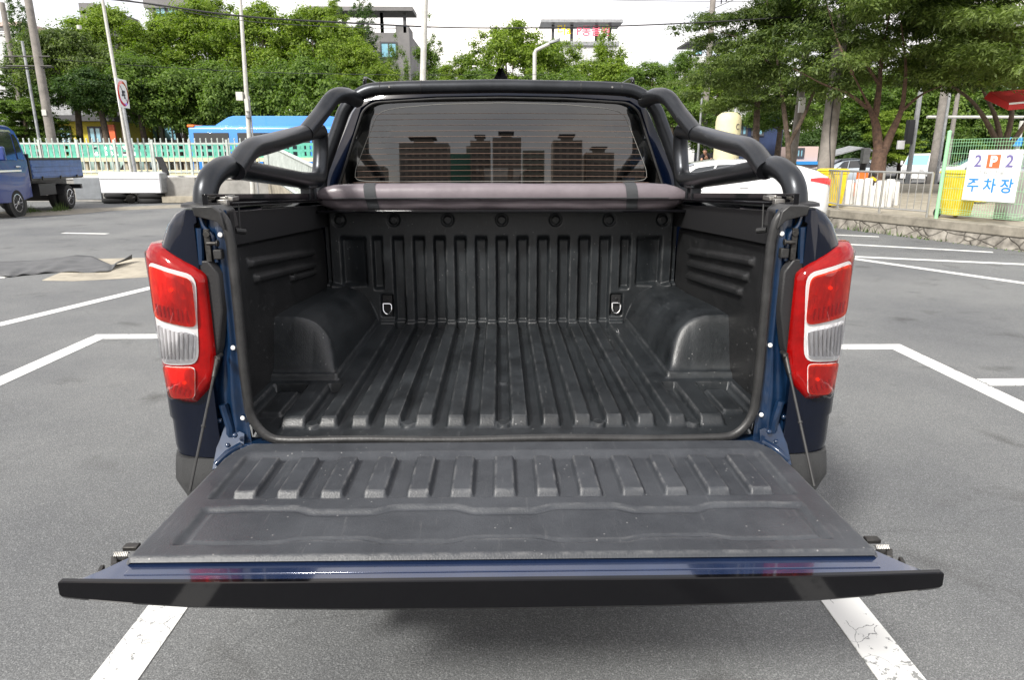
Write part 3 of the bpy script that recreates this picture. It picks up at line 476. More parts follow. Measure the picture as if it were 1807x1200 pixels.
# --- side walls of the liner with three long bars
for s in (-1, 1):
    yy = np.linspace(1.825, 3.085, 260); zz = np.linspace(.828, 1.46, 140); WY, WZ = np.meshgrid(yy, zz, indexing='ij')
    wx = np.interp(WY, [1.825, 1.87, 1.96, 2.05, 3.09], [.716, .722, .778, .800, .800])
    wx = wx + .015 * ss(1.2, 1.45, WZ) * ss(1.95, 2.1, WY)
    for q, (y0, z0) in enumerate(((2.13, 1.276), (2.16, 1.222), (2.20, 1.165))):
        if s < 0 and q == 2: y0, z0 = 2.53, 1.160
        zl = z0 - .060 * (WY - y0) / .7; m_ = ss(y0, y0 + .02, WY) * (1 - ss(2.86, 2.88, WY)); d = np.abs(WZ - zl)
        wx = wx - .017 * (1 - ss(.007, .016, d)) * m_
    zl2 = 1.335 - .05 * (WY - 2.1); wx = wx - .006 * (1 - ss(-.004, .004, WZ - zl2)) * ss(2.05, 2.1, WY)
    for yc in (2.15, 2.45, 2.78):
        r = np.sqrt((WY - yc) ** 2 + (WZ - 1.385 + .04 * (yc - 2.1)) ** 2); wx = wx + .006 * ((1 - ss(.020, .023, r)) - (1 - ss(.012, .014, r)))
    WZ2 = np.minimum(WZ, 1.458 - .068 * (WY - 1.85) / 1.2)
    tp(gridmesh(s * wx, WY, WZ2), 'side_liner', 'wall_liner', ang=75, fix=False)
    # tie-down with D ring
    mb = MB(); mb.box(s * .526 - .022, s * .526 + .022, 3.082, 3.092, .892, .990); mb.lathe([(.006, 0), (.006, .006)], (s * .526, 3.082, .968), (0, -1, 0), 10); td = tp(mb, 'tie_down', 'black', bevel=.003)
    mb = MB(); c = s * .526
    mb.tube(arc([(c - .019, 3.072, .948), (c - .019, 3.066, .915), (c, 3.064, .897), (c + .019, 3.066, .915), (c + .019, 3.072, .948), (c - .019, 3.072, .948)], 5, .012), .0035, 8)
    d = mb.build('d_ring', 'chrome', td, offs=TB)
    # tonneau track on the bed rail
    mb = MB(); secs = []
    for y, d in ((1.842, 0), (3.10, -.062)): secs.append(mir(s, [(.750, y, 1.475 + d), (.750, y, 1.481 + d), (.775, y, 1.481 + d), (.775, y, 1.505 + d), (.790, y, 1.505 + d), (.790, y, 1.470 + d), (.76, y, 1.470 + d)]))
    mb.loft(secs); mb.box(s * .745 - .0, s * .745 + s * .004, 1.86, 3.0, 1.40, 1.476) if False else None
    tp(mb, 'cover_track', 'gloss', bevel=.001)
    mb = MB(); mb.obox((s * .752, 1.93, 1.488), (.035, .05, .012)); mb.obox((s * .755, 1.89, 1.480), (.028, .02, .016)); mb.tube(mir(s, [(.75, 1.90, 1.494), (.75, 1.96, 1.494)]), .004, 8); tp(mb, 'track_clamp', 'steel', bevel=.002)
    mb = MB(); mb.tube(mir(s, [(.725, 1.95, 1.395), (.745, 1.93, 1.40)]), .008, 8); mb.tube(mir(s, [(.748, 1.98, 1.468), (.736, 1.94, 1.40)]), .002, 6); tp(mb, 'drain_hose', 'rubber')

# --- tail lamps: curved shell round the corner
PL = [(.776, 1.802), (.800, 1.787), (.835, 1.783), (.870, 1.787), (.902, 1.797), (.928, 1.812), (.948, 1.833), (.961, 1.862), (.968, 1.90), (.970, 1.96), (.966, 2.02)]
PLa = [0.0]
for a, b in zip(PL, PL[1:]): PLa.append(PLa[-1] + math.dist(a, b))
def plan(sv):
    i = min(len(PL) - 2, max(0, int(np.searchsorted(PLa, sv) - 1)))
    t = (sv - PLa[i]) / (PLa[i + 1] - PLa[i]); x = PL[i][0] + t * (PL[i + 1][0] - PL[i][0]); y = PL[i][1] + t * (PL[i + 1][1] - PL[i][1])
    e = .012; dx = float(np.interp(sv + e, PLa, [p[0] for p in PL]) - np.interp(sv - e, PLa, [p[0] for p in PL])); dy = float(np.interp(sv + e, PLa, [p[1] for p in PL]) - np.interp(sv - e, PLa, [p[1] for p in PL]))
    l = math.hypot(dx, dy) or 1; return x, y, dy / l, -dx / l
def xs(x): return float(np.interp(x, [p[0] for p in PL[:9]], PLa[:9]))
SMAX = PLa[-1]
def lamp_top(sv): return float(np.interp(sv, [0, .03, xs(.90), xs(.955), SMAX], [1.300, 1.318, 1.366, 1.376, 1.372]))
def lamp_bot(sv): return float(np.interp(sv, [0, .03, xs(.85), xs(.93), SMAX], [1.06, .985, .942, .940, .985]))
def lamp_pt(s, sv, z, off=0):
    x, y, nx, ny = plan(max(0, min(SMAX, sv))); taper = -.010 * (1.37 - z) / .42 * float(ss(xs(.86), xs(.96), sv))
    return (s * (x + taper + nx * off), y + ny * off, z)
def lens_patch(s, TL, TR, BR, BL, off, nu=14, nv=14, dome=0.0, rad=.25):
    """corners as (x, z) on the rear face; L = outer side"""
    def fn(u, v):
        a = Vector(TL) * (1 - u) + Vector(TR) * u; b = Vector(BL) * (1 - u) + Vector(BR) * u; q = a * (1 - v) + b * v
        # soften the corners
        uu, vv = u * 2 - 1, v * 2 - 1; c = (Vector(TL) + Vector(TR) + Vector(BR) + Vector(BL)) / 4; p = (abs(uu) ** 8 + abs(vv) ** 8) ** .125; mxx = max(abs(uu), abs(vv), 1e-6)
        sc = mxx / p if p > 0 else 1; q = c + (q - c) * (sc if mxx > .8 else 1)
        return lamp_pt(s, xs(q[0]), q[1], off + dome * (1 - uu * uu) * (1 - vv * vv))
    mb = MB(); mb.grid(nu, nv, fn); return mb
for s in (-1, 1):
    mb = MB(); nu, nv = 40, 29
    def fr(u, v):
        v = -.08 + 1.16 * v; back = max(0, -v, v - 1) / .08; v = min(1, max(0, v))
        if back > 0: q = lamp_pt(s, u * SMAX + .002, (lamp_bot(u * SMAX) if v < .5 else lamp_top(u * SMAX)), -.012 - .06 * min(1, back)); return q
        sv = u * SMAX; t, b = lamp_top(sv), lamp_bot(sv); z = b + (t - b) * v; e = min(v, 1 - v, u * 2.2); return lamp_pt(s, sv + (0 if u > 0 else .002), z, .006 * float(ss(0, .10, e)) - .012 * (1 - float(ss(0, .05, e))))
    mb.grid(nu, nv, fr); lamp = tp(mb, 'taillight', 'red', ang=60)
    def sub(mb_, name, m, **k): return mb_.build(name, m, lamp, offs=TB, **k)
    U = [(.925, 1.328), (.812, 1.293), (.814, 1.160), (.930, 1.182)]; C_ = [(.932, 1.170), (.820, 1.148), (.830, 1.068), (.937, 1.058)]; LW = [(.934, 1.046), (.832, 1.052), (.842, .962), (.925, .953)]
    def grow(q, d): c = Vector((sum(p[0] for p in q) / 4, sum(p[1] for p in q) / 4)); return [(p[0] + (d if p[0] > c.x else -d), p[1] + (d if p[1] > c.y else -d)) for p in q]
    sub(lens_patch(s, *grow([U[0], U[1], C_[2], C_[3]], .0085), .0085), 'bezel', 'silver', ang=60)
    for Q, o1, gn, gm in ((U, .0105, 'upper_lens', 'redg'), (C_, .0105, 'reversing_lens', 'clrg'), (LW, .0075, 'lower_lens', 'redg')):
        sub(lens_patch(s, *Q, o1, dome=-.001), 'reflector', 'refl', ang=60); sub(lens_patch(s, *Q, o1 + .0055, dome=.004), gn, gm, ang=60)
    # flutes moulded in the clear lens, small ribs and bulbs with an added glow behind the red ones
    mb = MB()
    for k in range(9):
        u = (k + .5) / 9; a = Vector(C_[0]) * (1 - u) + Vector(C_[1]) * u; b = Vector(C_[3]) * (1 - u) + Vector(C_[2]) * u
        mb.tube([lamp_pt(s, xs(a[0]), a[1] - .008, .0108), lamp_pt(s, xs((a[0] + b[0]) / 2), (a[1] + b[1]) / 2, .0115), lamp_pt(s, xs(b[0]), b[1] + .008, .0108)], .0028, 6)
    sub(mb, 'lens_flutes', 'silver')
    mb = MB()
    for k in range(8):
        u = (k + .8) / 9.5; a = Vector(U[3]) * (1 - u) + Vector(U[2]) * u
        mb = MB(); mb.tube([lamp_pt(s, xs(a[0]), a[1] + .010, .0118), lamp_pt(s, xs(a[0]), a[1] + .042, .0135)], .0022, 6); sub(mb, 'reflector_rib', 'red_glow')
    for k in range(5): mb = MB(); mb.tube([lamp_pt(s, xs(.86 + k * .014), .965 + .004 * k, .0100), lamp_pt(s, xs(.85 + k * .014), .985 + .004 * k, .0115)], .0020, 6); sub(mb, 'reflector_rib', 'red_glow')
    for (bx, bz, br) in ((.868, 1.262, .0050), (.866, 1.005, .0045)):
        mb = MB(); p = lamp_pt(s, xs(bx), bz, .0135 if bz > 1.1 else .0105); mb.lathe([(br, -.003), (br, 0), (br * .5, .003)], p, (0, -1, 0), 12)
        sub(mb, 'bulb', 'amber')
    mb = MB(); mb.grid(4, 16, lambda u, v: lamp_pt(s, xs(.953) + u * .055, 1.09 + v * .262, .0085)); sub(mb, 'side_lens', 'clear')

# --- tailgate, open and level
XS = [-.842, -.838, -.82, -.79, -.745, -.70, -.5, -.25, 0, .25, .5, .70, .745, .79, .82, .838, .842]
def tg_sec(x):
    ax = abs(x); yb = float(np.interp(ax, [0, .69, .73, .742, .765, .80, .848], [1.765, 1.765, 1.70, 1.25, 1.20, 1.175, 1.155])); yf = 1.136 + .014 * (ax / .85) ** 3
    zb = float(np.interp(ax, [0, .5, .8, .842, .848], [.768, .770, .785, .795, .80])); zt = .821 - .012 * float(ss(.78, .85, ax))
    return [(x, yf, zb), (x, yf, zt), (x, max(yf + .006, yb), zt), (x, max(yf + .006, yb - .02), zb)]
mb = MB(); mb.loft([tg_sec(x) for x in XS]); gate = tp(mb, 'tailgate', 'gate', bevel=.004, ang=40)
def gs(mb, name, m, **k): return mb.build(name, m, gate, offs=TB, **k)
mb = MB()       # stepped return flange behind the edge
for (y0, y1, z) in ((1.163, 1.180, .8232),): mb.box(-.735, .735, y0, y1, .818, z)
gs(mb, 'gate_flange', 'gate', bevel=.0015)
def edge_sec(x):
    ax = abs(x); yf = 1.128 + .010 * (ax / .85) ** 4; zb = float(np.interp(ax, [0, .35, .6, .75, .841, .845], [.7600, .7620, .7690, .7790, .788, .792])); zt = float(np.interp(ax, [0, .841, .845], [.8255, .8255, .823]))
    return [(x, yf + .004, zb), (x, yf, zb + .006), (x, yf + .001, zt - .002), (x, yf + .003, zt), (x, yf + .012, zt), (x, yf + .03, zb + .003)]
mb = MB(); mb.loft([edge_sec(x) for x in [-.845, -.841, -.83, -.8, -.7, -.6, -.45, -.3, -.15, 0, .15, .3, .45, .6, .7,   .8, .83, .841, .845]]); gs(mb, 'gate_edge_trim', 'gloss', ang=28)
# moulded gate liner
NXT, NYT = 420, 170
X = np.linspace(-.76, .76, NXT + 1); Yv = np.linspace(1.198, 1.762, NYT + 1); TX, TY = np.meshgrid(X, Yv, indexing='ij'); ax = np.abs(TX)
limx = np.interp(TY, [1.198, 1.55, 1.66, 1.70, 1.74, 1.762], [.750, .742, .738, .730, .708, .69]); TXX = np.clip(TX, -limx, limx); ax = np.abs(TXX)
TZ = np.full_like(TX, .836)
bay = (1 - ss(.672, .690, ax)) * ss(1.436, 1.450, TY) * (1 - ss(1.665, 1.700, TY)); TZ -= .012 * bay
k = np.clip(np.round(TXX / .1015), -6, 6); d = np.abs(TXX - k * .1015); rib = (1 - ss(.023, .029, d)) * ss(1.450, 1.466, TY) * (1 - ss(1.648, 1.662, TY)); TZ += .018 * rib
wav = .5 + .5 * np.cos(TXX * 2 * math.pi / .36 + math.pi); wv = ss(.25, .75, wav)
y1 = 1.384 - .020 * (1 - wv) * ss(.72, .5, ax); y0 = 1.262 + .0 * wv; y0 = 1.258 + .014 * (1 - wv) * ss(.72, .5, ax)
pan = (1 - ss(.650, .664, ax)) * ss(y0 - .006, y0 + .006, TY) * (1 - ss(y1 - .006, y1 + .010, TY)); TZ -= .004 * pan
out_ = (1 - ss(.664, .684, ax)) * ss(y0 - .018, y0 - .006, TY) * (1 - ss(y1 + .008, y1 + .022, TY)); TZ -= .009 * np.clip(out_ - pan, 0, 1)
rim_ = np.exp(-((TY - y0 + .012) / .006) ** 2) * (1 - wv) * (1 - ss(.62, .66, ax)); TZ += .003 * rim_
TZ -= .010 * (1 - ss(0, .008, limx - ax + .0)) ; TZ -= .010 * (1 - ss(1.198, 1.206, TY)); TZ -= .006 * ss(1.752, 1.762, TY)
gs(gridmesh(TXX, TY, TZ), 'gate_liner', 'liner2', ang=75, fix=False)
for s in (-1, 1):
    # latch on the gate flank with a spring
    mb = MB(); mb.obox((s * .770, 1.262, .822), (.030, .018, .010)); mb.obox((s * .788, 1.226, .812), (.012, .034, .008), (0, 0, s * -.5)); mb.obox((s * .803, 1.205, .806), (.009, .024, .010), (0, 0, s * -.3)); mb.obox((s * .780, 1.240, .806), (.03, .012, .006)); la = gs(mb, 'gate_latch', 'dsteel', bevel=.002)
    mb = MB(); h = [(s * (.766 + .0035 * k / 4), 1.240 + .0055 * math.cos(k * 1.57), .818 + .0055 * math.sin(k * 1.57)) for k in range(34)]; mb.tube(h, .0011, 5); mb.build('spring', 'steel', la, offs=TB)
    # stay cable
    a, b = (s * .768, 1.770, 1.075), (s * .777, 1.545, .800)
    mb = MB(); A, B_ = Vector(a), Vector(b); mb.tube([A.lerp(B_, .14), B_], .0036, 8); st = tp(mb, 'stay_cable', 'rubber')
    mb = MB(); mb.tube([A, A.lerp(B_, .15)], [.0065, .005], 8); mb.lathe([(.010, -.004), (.010, .004)], a, (s, -1, 0), 12); mb.lathe([(.006, 0), (.006, .03)], (s * .768, 1.800, 1.078), (0, -1, 0), 6); mb.build('cable_end', 'dsteel', st, offs=TB, bevel=.001)
    mb = MB(); mb.tube([A.lerp(B_, .52), A.lerp(B_, .535)], .0058, 8); mb.build('cable_collar', 'rubber', st, offs=TB)

# --- bumper below, with textured grey corner pieces
for s in (-1, 1):
    mb = MB(); PB = [(.771, -.004), (.750, .0), (.700, .006), (.692, .004), (.64, -.022), (.60, -.045), (.52, -.08)]
    plan_b = [(.70, 1.795), (.86, 1.796), (.915, 1.803), (.945, 1.825), (.957, 1.855), (.960, 1.91), (.955, 2.20)]
    secs = [[(s * (x + dx), y + (-.4 * dx if x < .9 else 0), z) for z, dx in PB] for x, y in plan_b]
    mb.loft(secs, closed=False, caps=False); mb.loft([[secs[i][0], (secs[i][0][0] * .93, secs[i][0][1] + .10, .772)] for i in range(len(secs))], closed=False, caps=False)
    tp(mb, 'bumper_corner', 'bumper', ang=35)
mb = MB(); mb.box(-.72, .72, 1.56, 1.80, .50, .70); mb.box(-.72, .72, 1.60, 1.80, .44, .50); tp(mb, 'step_bumper', 'bumper', bevel=.02)
mb = MB(); mb.box(-.55, -.47, 1.7, 6.6, .48, .60); mb.box(.47, .55, 1.7, 6.6, .48, .60); mb.box(-.9, .9, 3.35, 6.7, .42, .50); mb.box(-.70, .70, 1.87, 3.3, .62, .80); mb.lathe([(.16, -.3), (.16, .3)], (0, 2.0, .52), (1, 0, 0), 20); tp(mb, 'underbody', 'black')
def wheel(parent, cx, cy, cz, r, wd, off, axis=(1, 0, 0), nm='wheel', s=1):
    A = Vector(axis)
    mb = MB(); mb.lathe([(r * .62, -wd / 2), (r * .93, -wd / 2), (r, -wd * .36), (r, wd * .36), (r * .93, wd / 2), (r * .62, wd / 2)], (cx, cy, cz), axis, 40); ty = mb.build(nm, 'tyre', parent, offs=off, ang=40)
    mb = MB(); c = Vector((cx, cy, cz)) + A * (wd * .44 * s)
    mb.lathe([(r * .64, -.01), (r * .66, .012), (r * .60, .016), (r * .57, -.03)], c, A * s, 36); mb.lathe([(r * .14, -.02), (r * .14, .016), (r * .05, .02)], c, A * s, 16)
    q = A.to_track_quat('Z', 'Y')
    for k in range(10):
        t = k * math.pi / 5 + (k % 2) * .16; d = q @ Vector((math.cos(t), math.sin(t), 0)); mb.tube([c + d * r * .10, c + d * r * .60], [r * .045, r * .06], 6, flat=.6)
    mb.build('rim', 'rim', ty, offs=off, ang=40)
    mb = MB(); mb.lathe([(r * .60, -.07 * s), (r * .60, -.06 * s)], c, A, 24); mb.build('brake_disc', 'black', ty, offs=off)
for s in (-1, 1):
    wheel(truck, s * .80, 2.78, .385, .385, .25, TB, s=s); wheel(truck, s * .80, 5.88, .385, .385, .25, TB, s=s)

# --- rolled soft bed cover strapped behind the cab
def roll_sec(x):
    ax = abs(x); e = float(np.interp(ax, [0, .62, .70, .75, .778, .80], [1, 1, .93, .72, .40, .06])); out = []
    SEC = [(-.064, .006), (-.062, .030), (-.052, .048), (-.028, .056), (.01, .057), (.045, .050), (.060, .020), (.060, -.025), (.040, -.048), (.010, -.058), (-.010, -.059), (-.026, -.050), (-.038, -.036), (-.045, -.022), (-.050, -.012), (-.060, -.008)]
    SECN = len(SEC) * 2
    for k in range(SECN):
        a, b2 = SEC[k // 2], SEC[(k // 2 + 1) % len(SEC)]; q = (k % 2) / 2; yy, zz = a[0] * (1 - q) + b2[0] * q, a[1] * (1 - q) + b2[1] * q
        out.append((x, 2.965 + yy * (.35 + .65 * e), 1.434 + zz * e + .0012 * math.sin(x * 7 + k * .4) + .0007 * math.sin(x * 23 + k)))
    return out
mb = MB(); mb.loft([roll_sec(x) for x in np.linspace(-.80, .80, 81)]); roll = tp(mb, 'rolled_bed_cover', 'cover', ang=60)
mb = MB(); mb.tube([(x, 2.965 - .0655 + .0012 * math.sin(x * 31), 1.434 - .001) for x in np.linspace(-.70, .70, 60)], .0022, 6); mb.build('hem_seam', 'strap', roll, offs=TB)
for x in (-.545, .545):
    mb = MB(); secs = []
    for dx in (-.024, .024):
        q = roll_sec(x + dx); c = Vector((0, 2.965, 1.44)); secs.append([(x + dx + .006 * (1.44 - p[2]) / .05, 2.965 + (p[1] - 2.965) * 1.05, 1.434 + (p[2] - 1.434) * 1.045) for p in q])
    mb.loft(secs, caps=False); mb.build('strap', 'strap', roll, offs=TB, ang=60)
mb = MB(); mb.box(-.775, .775, 2.90, 3.09, 1.372, 1.384); mb.box(-.775, .775, 3.05, 3.10, 1.384, 1.42); tp(mb, 'header_rail', 'gloss', bevel=.003)

# --- sports bar
mb = MB()
hoop = [(.85, 3.285, 1.42), (.840, 3.285, 1.518), (.750, 3.285, 1.722), (.707, 3.285, 1.824), (.615, 3.285, 1.892), (.46, 3.285, 1.901), (0, 3.285, 1.909)]
mb.tube(arc(mir(-1, hoop) + mir(1, hoop)[::-1][1:], 8, .10), .0295, 18, flat=1.0); bar = tp(mb, 'sports_bar', 'bar', ang=60)
for s in (-1, 1):
    tubes = dict(
        lower_tube=([(.835, 1.955, 1.43), (.828, 1.965, 1.53), (.812, 2.06, 1.575), (.805, 2.22, 1.558), (.795, 2.80, 1.510), (.792, 3.06, 1.500), (.785, 3.10, 1.63), (.778, 3.08, 1.712), (.776, 2.76, 1.682), (.782, 2.38, 1.640), (.788, 2.22, 1.625), (.795, 2.10, 1.560)], .0325),
        upper_tube=([(.772, 2.82, 1.690), (.742, 2.98, 1.775), (.708, 3.06, 1.848), (.675, 3.15, 1.860), (.655, 3.29, 1.848)], .0325))
    for nm, (p, r) in tubes.items():
        mb = MB(); mb.tube(arc(mir(s, p), 7, .065), r, 18); mb.build('bar_tube', 'bar', bar, offs=TB, ang=60)
    for cx_ in (.36, .545): mb = MB(); mb.lathe([(.0300, -.0015), (.0306, 0), (.0300, .0015)], (s * cx_, 3.285, 1.9095 - .0075 * (cx_ / .46) if cx_ < .46 else 1.8975), (1, 0, .0), 24); mb.build('bar_seam', 'black', bar, offs=TB)
    mb = MB(); mb.lathe([(.060, 0), (.058, .008), (.045, .012)], (s * .835, 1.955, 1.466), (0, 0, 1), 24); mb.build('foot_flange', 'black', bar, offs=TB)
    mb = MB(); mb.box(s * .79 - .020, s * .79 + .020, 2.82, 2.84, 1.42, 1.49); mb.box(s * .79 - .020, s * .79 + .020, 2.90, 2.92, 1.42, 1.49); mb.box(s * .79 - .024, s * .79 + .024, 2.81, 2.93, 1.475, 1.485); mb.build('bar_bracket', 'bar', bar, offs=TB, bevel=.003)
    mb = MB(); mb.lathe([(.005, -.002), (.004, .003)], (s * .50, 3.2535, 1.902), (0, -1, 0), 10); mb.build('bar_bolt', 'steel', bar, offs=TB)

# --- cab: body with a tinted rear window leaning slightly
def wy(z): return 3.385 + (z - 1.48) * .062
def outl(z): return float(np.interp(z, [1.20, 1.42, 1.50, 1.70, 1.80, 1.86, 1.90], [.92, .90, .845, .745, .700, .655, .58]))
def rsec(y, k=1.0, dz=0.0, sh=0.0):
    pts = []
    for z in (.80, 1.20, 1.42, 1.50, 1.60, 1.70, 1.80, 1.86, 1.895): pts.append((outl(max(1.2, z)) * (1 if z < 1.45 else k), z + (dz if z > 1.45 else 0) * (z - 1.42) / .47))
    pts.append((.42, 1.920 + dz)); pts.append((0, 1.932 + dz)); return [(-x, wy(max(1.42, z)) + y, z) for x, z in pts] + [(x, wy(max(1.42, z)) + y, z) for x, z in pts[::-1][1:]]
mb = MB()
mb.loft([rsec(0), rsec(.03, 1.03), rsec(.5, 1.03), rsec(1.1, 1.03, -.01), rsec(1.5, .98, -.08), rsec(2.3, .90, -.42)], closed=False, caps=False)
mb.box(-.92, .92, 3.40, 6.2, .50, 1.20); mb.box(-.88, .88, 5.3, 7.0, .45, 1.16)
cab = tp(mb, 'cab', 'paint', ang=35)
# window outline (rounded trapezoid); panel ring between cab outline and glass
WO = []
def wol(n=64):
    c = [(-.770, 1.40), (-.785, 1.46), (-.652, 1.812), (-.60, 1.846), (-.30, 1.864), (0, 1.869), (.30, 1.864), (.60, 1.846), (.652, 1.812), (.785, 1.46), (.770, 1.40)]
    return c
ring_in = wol(); ring_out = [(-.92, 1.20), (-.845, 1.50), (-.700, 1.80), (-.655, 1.86), (-.32, 1.923), (0, 1.932), (.32, 1.923), (.655, 1.86), (.700, 1.80), (.845, 1.50), (.92, 1.20)]
mb = MB(); mb.loft([[(a, wy(z) - .004, z) for a, z in ring_out], [(a * 1.012, wy(z) - .012, z + (.010 if z > 1.5 else 0)) for a, z in ring_in], [(a, wy(z) - .004, z) for a, z in ring_in], [(a * .995, wy(z) + .02, z - .002) for a, z in ring_in]], closed=False, caps=False)
mb.box(-.92, .92, 3.335, 3.35, .80, 1.41); tp(mb, 'rear_window_frame', 'paint', ang=30)
mb = MB(); mb.tube(arc([(a, wy(z) - .003, z) for a, z in ring_in], 4, .04), .006, 8); tp(mb, 'window_gasket', 'rubber')
mb = MB(); n = len(ring_in)
gl = [(a, wy(z) + .004 + .0, z) for a, z in ring_in]; mb.add(gl + [(p[0] * .9, p[1] + .0, p[2]) for p in gl], [tuple(range(n))]); mb.v = mb.v[:n]
win = tp(mb, 'rear_window', 'tglass', smooth=False)
mb = MB()
for k in range(13):
    z = 1.478 + k * .0262; hw = .77 - (z - 1.46) * .38 - .045; hw = min(hw, .715)
    if z > 1.80: hw = .52 - .0 
    mb.tube([(x, wy(z) + .0005, z + .006 * (1 - (x / .75) ** 2)) for x in np.linspace(-hw, hw, 9)], .0007, 4)
mb.build('heater_wires', 'heater', win, offs=TB)
mb = MB(); an = [(-.70, 1.50), (-.675, 1.475), (-.735, 1.50)]
ap = [(0, 1.846), (-.30, 1.839), (-.50, 1.822), (-.585, 1.80), (-.70, 1.54), (-.705, 1.495), (-.66, 1.486), (-.45, 1.484)]
mb.tube(arc([(x, wy(z), z) for x, z in ap + [(-x, z) for x, z in ap[::-1][1:]]], 5, .035), .0010, 5); mb.build('antenna_wire', 'antenna', win, offs=TB)
mb = MB(); mb.box(-.115, .115, 3.40, 3.42, 1.86, 1.875); 
mb = MB(); 
for s in (-1, 1):
    q = MB(); q.loft([[(s * .36 + a * (1 if z < 1.58 else .82), y, z) for a, z in [(-.27, 1.1), (-.27, 1.5), (-.20, 1.56), (-.13, 1.58), (-.12, 1.70), (-.07, 1.74), (.07, 1.74), (.12, 1.70), (.13, 1.58), (.20, 1.56), (.27, 1.5), (.27, 1.1)]] for y in (3.62, 3.72)]); tp(q, 'seat', 'seat', bevel=.02)
# roof: fin and rack ends
mb = MB(); mb.loft([[(x * w_, 3.86 + y, z) for x, y, z in ((-1, a, zz), (-.45, a + .03, zz), (0, a + .05, zz), (.45, a + .03, zz), (1, a, zz), (.5, b, zz), (-.5, b, zz))] for w_, zz, a, b in ((.075, 1.90, 0, .24), (.055, 1.990, .01, .22), (.036, 2.006, .03, .20), (.026, 2.025, .05, .18), (.018, 2.045, .07, .17), (.012, 2.062, .09, .16), (.005, 2.068, .10, .15))]); tp(mb, 'shark_fin', 'gloss', ang=50)
for s in (-1, 1):
    mb = MB(); mb.loft([[(s * (.665 + dx), y + 3.60, zb), (s * (.665 + dx) - .022, y + 3.60, zb), (s * (.665 + dx) - .018, y + 3.60, zt), (s * (.665 + dx), y + 3.60, zt)] for y, zb, zt, dx in ((0, 1.88, 1.968, .0), (.03, 1.88, 1.985, 0), (.9, 1.89, 1.99, 0), (1.3, 1.86, 1.95, -.02))]); tp(mb, 'roof_rail', 'gloss', bevel=.006, ang=50)
    mb = MB(); mb.grid(8, 4, lambda u, v: (s * (np.interp(1.46 + v * .36, [1.42, 1.5, 1.7, 1.8, 1.86], [.905, .872, .772, .727, .685])), 3.62 + u * 1.35 - v * .05, 1.46 + v * .36)); tp(mb, 'side_window', 'cglass')
mb = MB(); mb.loft([[(-.86, 5.55, 1.20), (-.80, 5.5, 1.30), (0, 5.45, 1.34), (.80, 5.5, 1.30), (.86, 5.55, 1.20)], [(-.86, 6.4, 1.14), (-.80, 6.4, 1.22), (0, 6.4, 1.26), (.80, 6.4, 1.22), (.86, 6.4, 1.14)], [(-.80, 7.0, .95), (-.76, 7.0, 1.05), (0, 7.05, 1.10), (.76, 7.0, 1.05), (.80, 7.0, .95)]], closed=False, caps=False); tp(mb, 'bonnet', 'paint', ang=40)
# ================================================================== THE SETTING
rnd = random.Random(7)
mb = MB(); mb.box(-400, 400, -400, 700, -.5, 0); tag(mb.build('ground', 'asphalt', smooth=False), kind='structure')
WL = [(10.6, 7.6), (9.85, 9.7), (9.17, 11.8), (8.57, 13.7), (7.78, 16.1), (8.7, 22), (10.8, 29.8), (6, 31.2), (-4, 31.6)]
mb = MB(); mb.prism([(x + .15, y) for x, y in WL] + [(-4, 33), (18, 33), (24, 30), (70, 24), (70, 7.6)], .001, .375); tag(mb.build('upper_pavement', 'stain', smooth=False), kind='structure')
mb = MB(); mb.prism([(24.2, 30.2), (18, 33.2), (-3.9, 33.2), (-3.9, 70), (150, 70), (150, 24)], .001, .010); tag(mb.build('upper_road', 'road', smooth=False), kind='structure')
mb = MB(); mb.prism([(-120, 31), (-5, 31.5), (-5, 43), (-120, 43)], .0, .012); tag(mb.build('road', 'road', smooth=False), kind='structure')

def strip(pts, wd=.15, z0=.0, z1=.004):
    P = [Vector((p[0], p[1], 0)) for p in pts]; lft = []; rgt = []
    for i, p in enumerate(P):
        d1 = (p - P[i - 1]).normalized() if i else (P[1] - p).normalized(); d2 = (P[i + 1] - p).normalized() if i < len(P) - 1 else d1
        n = (Vector((-d1.y, d1.x, 0)) + Vector((-d2.y, d2.x, 0))); n = n / max(.4, n.length ** 2 / 2) ; lft.append(p + n * wd / 2); rgt.append(p - n * wd / 2)
    poly = [(q.x, q.y) for q in lft] + [(q.x, q.y) for q in rgt[::-1]]
    mb = MB(); mb.prism(poly, z0, z1); return mb
def gp(px, py): q = at(px, py, Z=0); return (q.x, q.y)
lines = [
 ([(-1.225, -1.5), (-1.225, 6.13), (-3.68, 6.13), (-3.70, -1.0)], .15), ([(1.262, -1.5), (1.265, 5.67), (3.44, 5.66), (3.46, -1.0)], .15), ([(3.46 + .078, 4.69), (9, 4.70)], .15),
 ([gp(275, 506), gp(0, 573), (-6.4, 1.8)], .15), ([gp(1470, 414), gp(1551, 417.5)], .12), ([gp(1470, 429.5), gp(1752, 445)], .13), ([gp(1500, 452.5), gp(1830, 467.5)], .14), ([gp(1500, 455.5), gp(1830, 503)], .14),
 ([gp(-60, 492), gp(12, 489)], .14), ([gp(112, 411), gp(190, 412.5)], .12)]
for p, wd in lines: tag(strip(p, wd).build('parking_line', 'line', smooth=False), kind='structure')
mb = MB(); mb.prism([gp(*q) for q in [(74, 495), (110, 480), (170, 457), (262, 455), (262, 489), (190, 493), (130, 496)]], 0, .005); tag(mb.build('concrete_patch', 'stain', smooth=False), kind='structure')
mb = MB(); mb.prism([gp(*q) for q in [(-50, 376), (150, 368), (330, 360), (330, 366), (190, 372), (130, 378), (-50, 386)]], 0, .004); tag(mb.build('dirt_strip', 'coping', smooth=False), kind='structure')

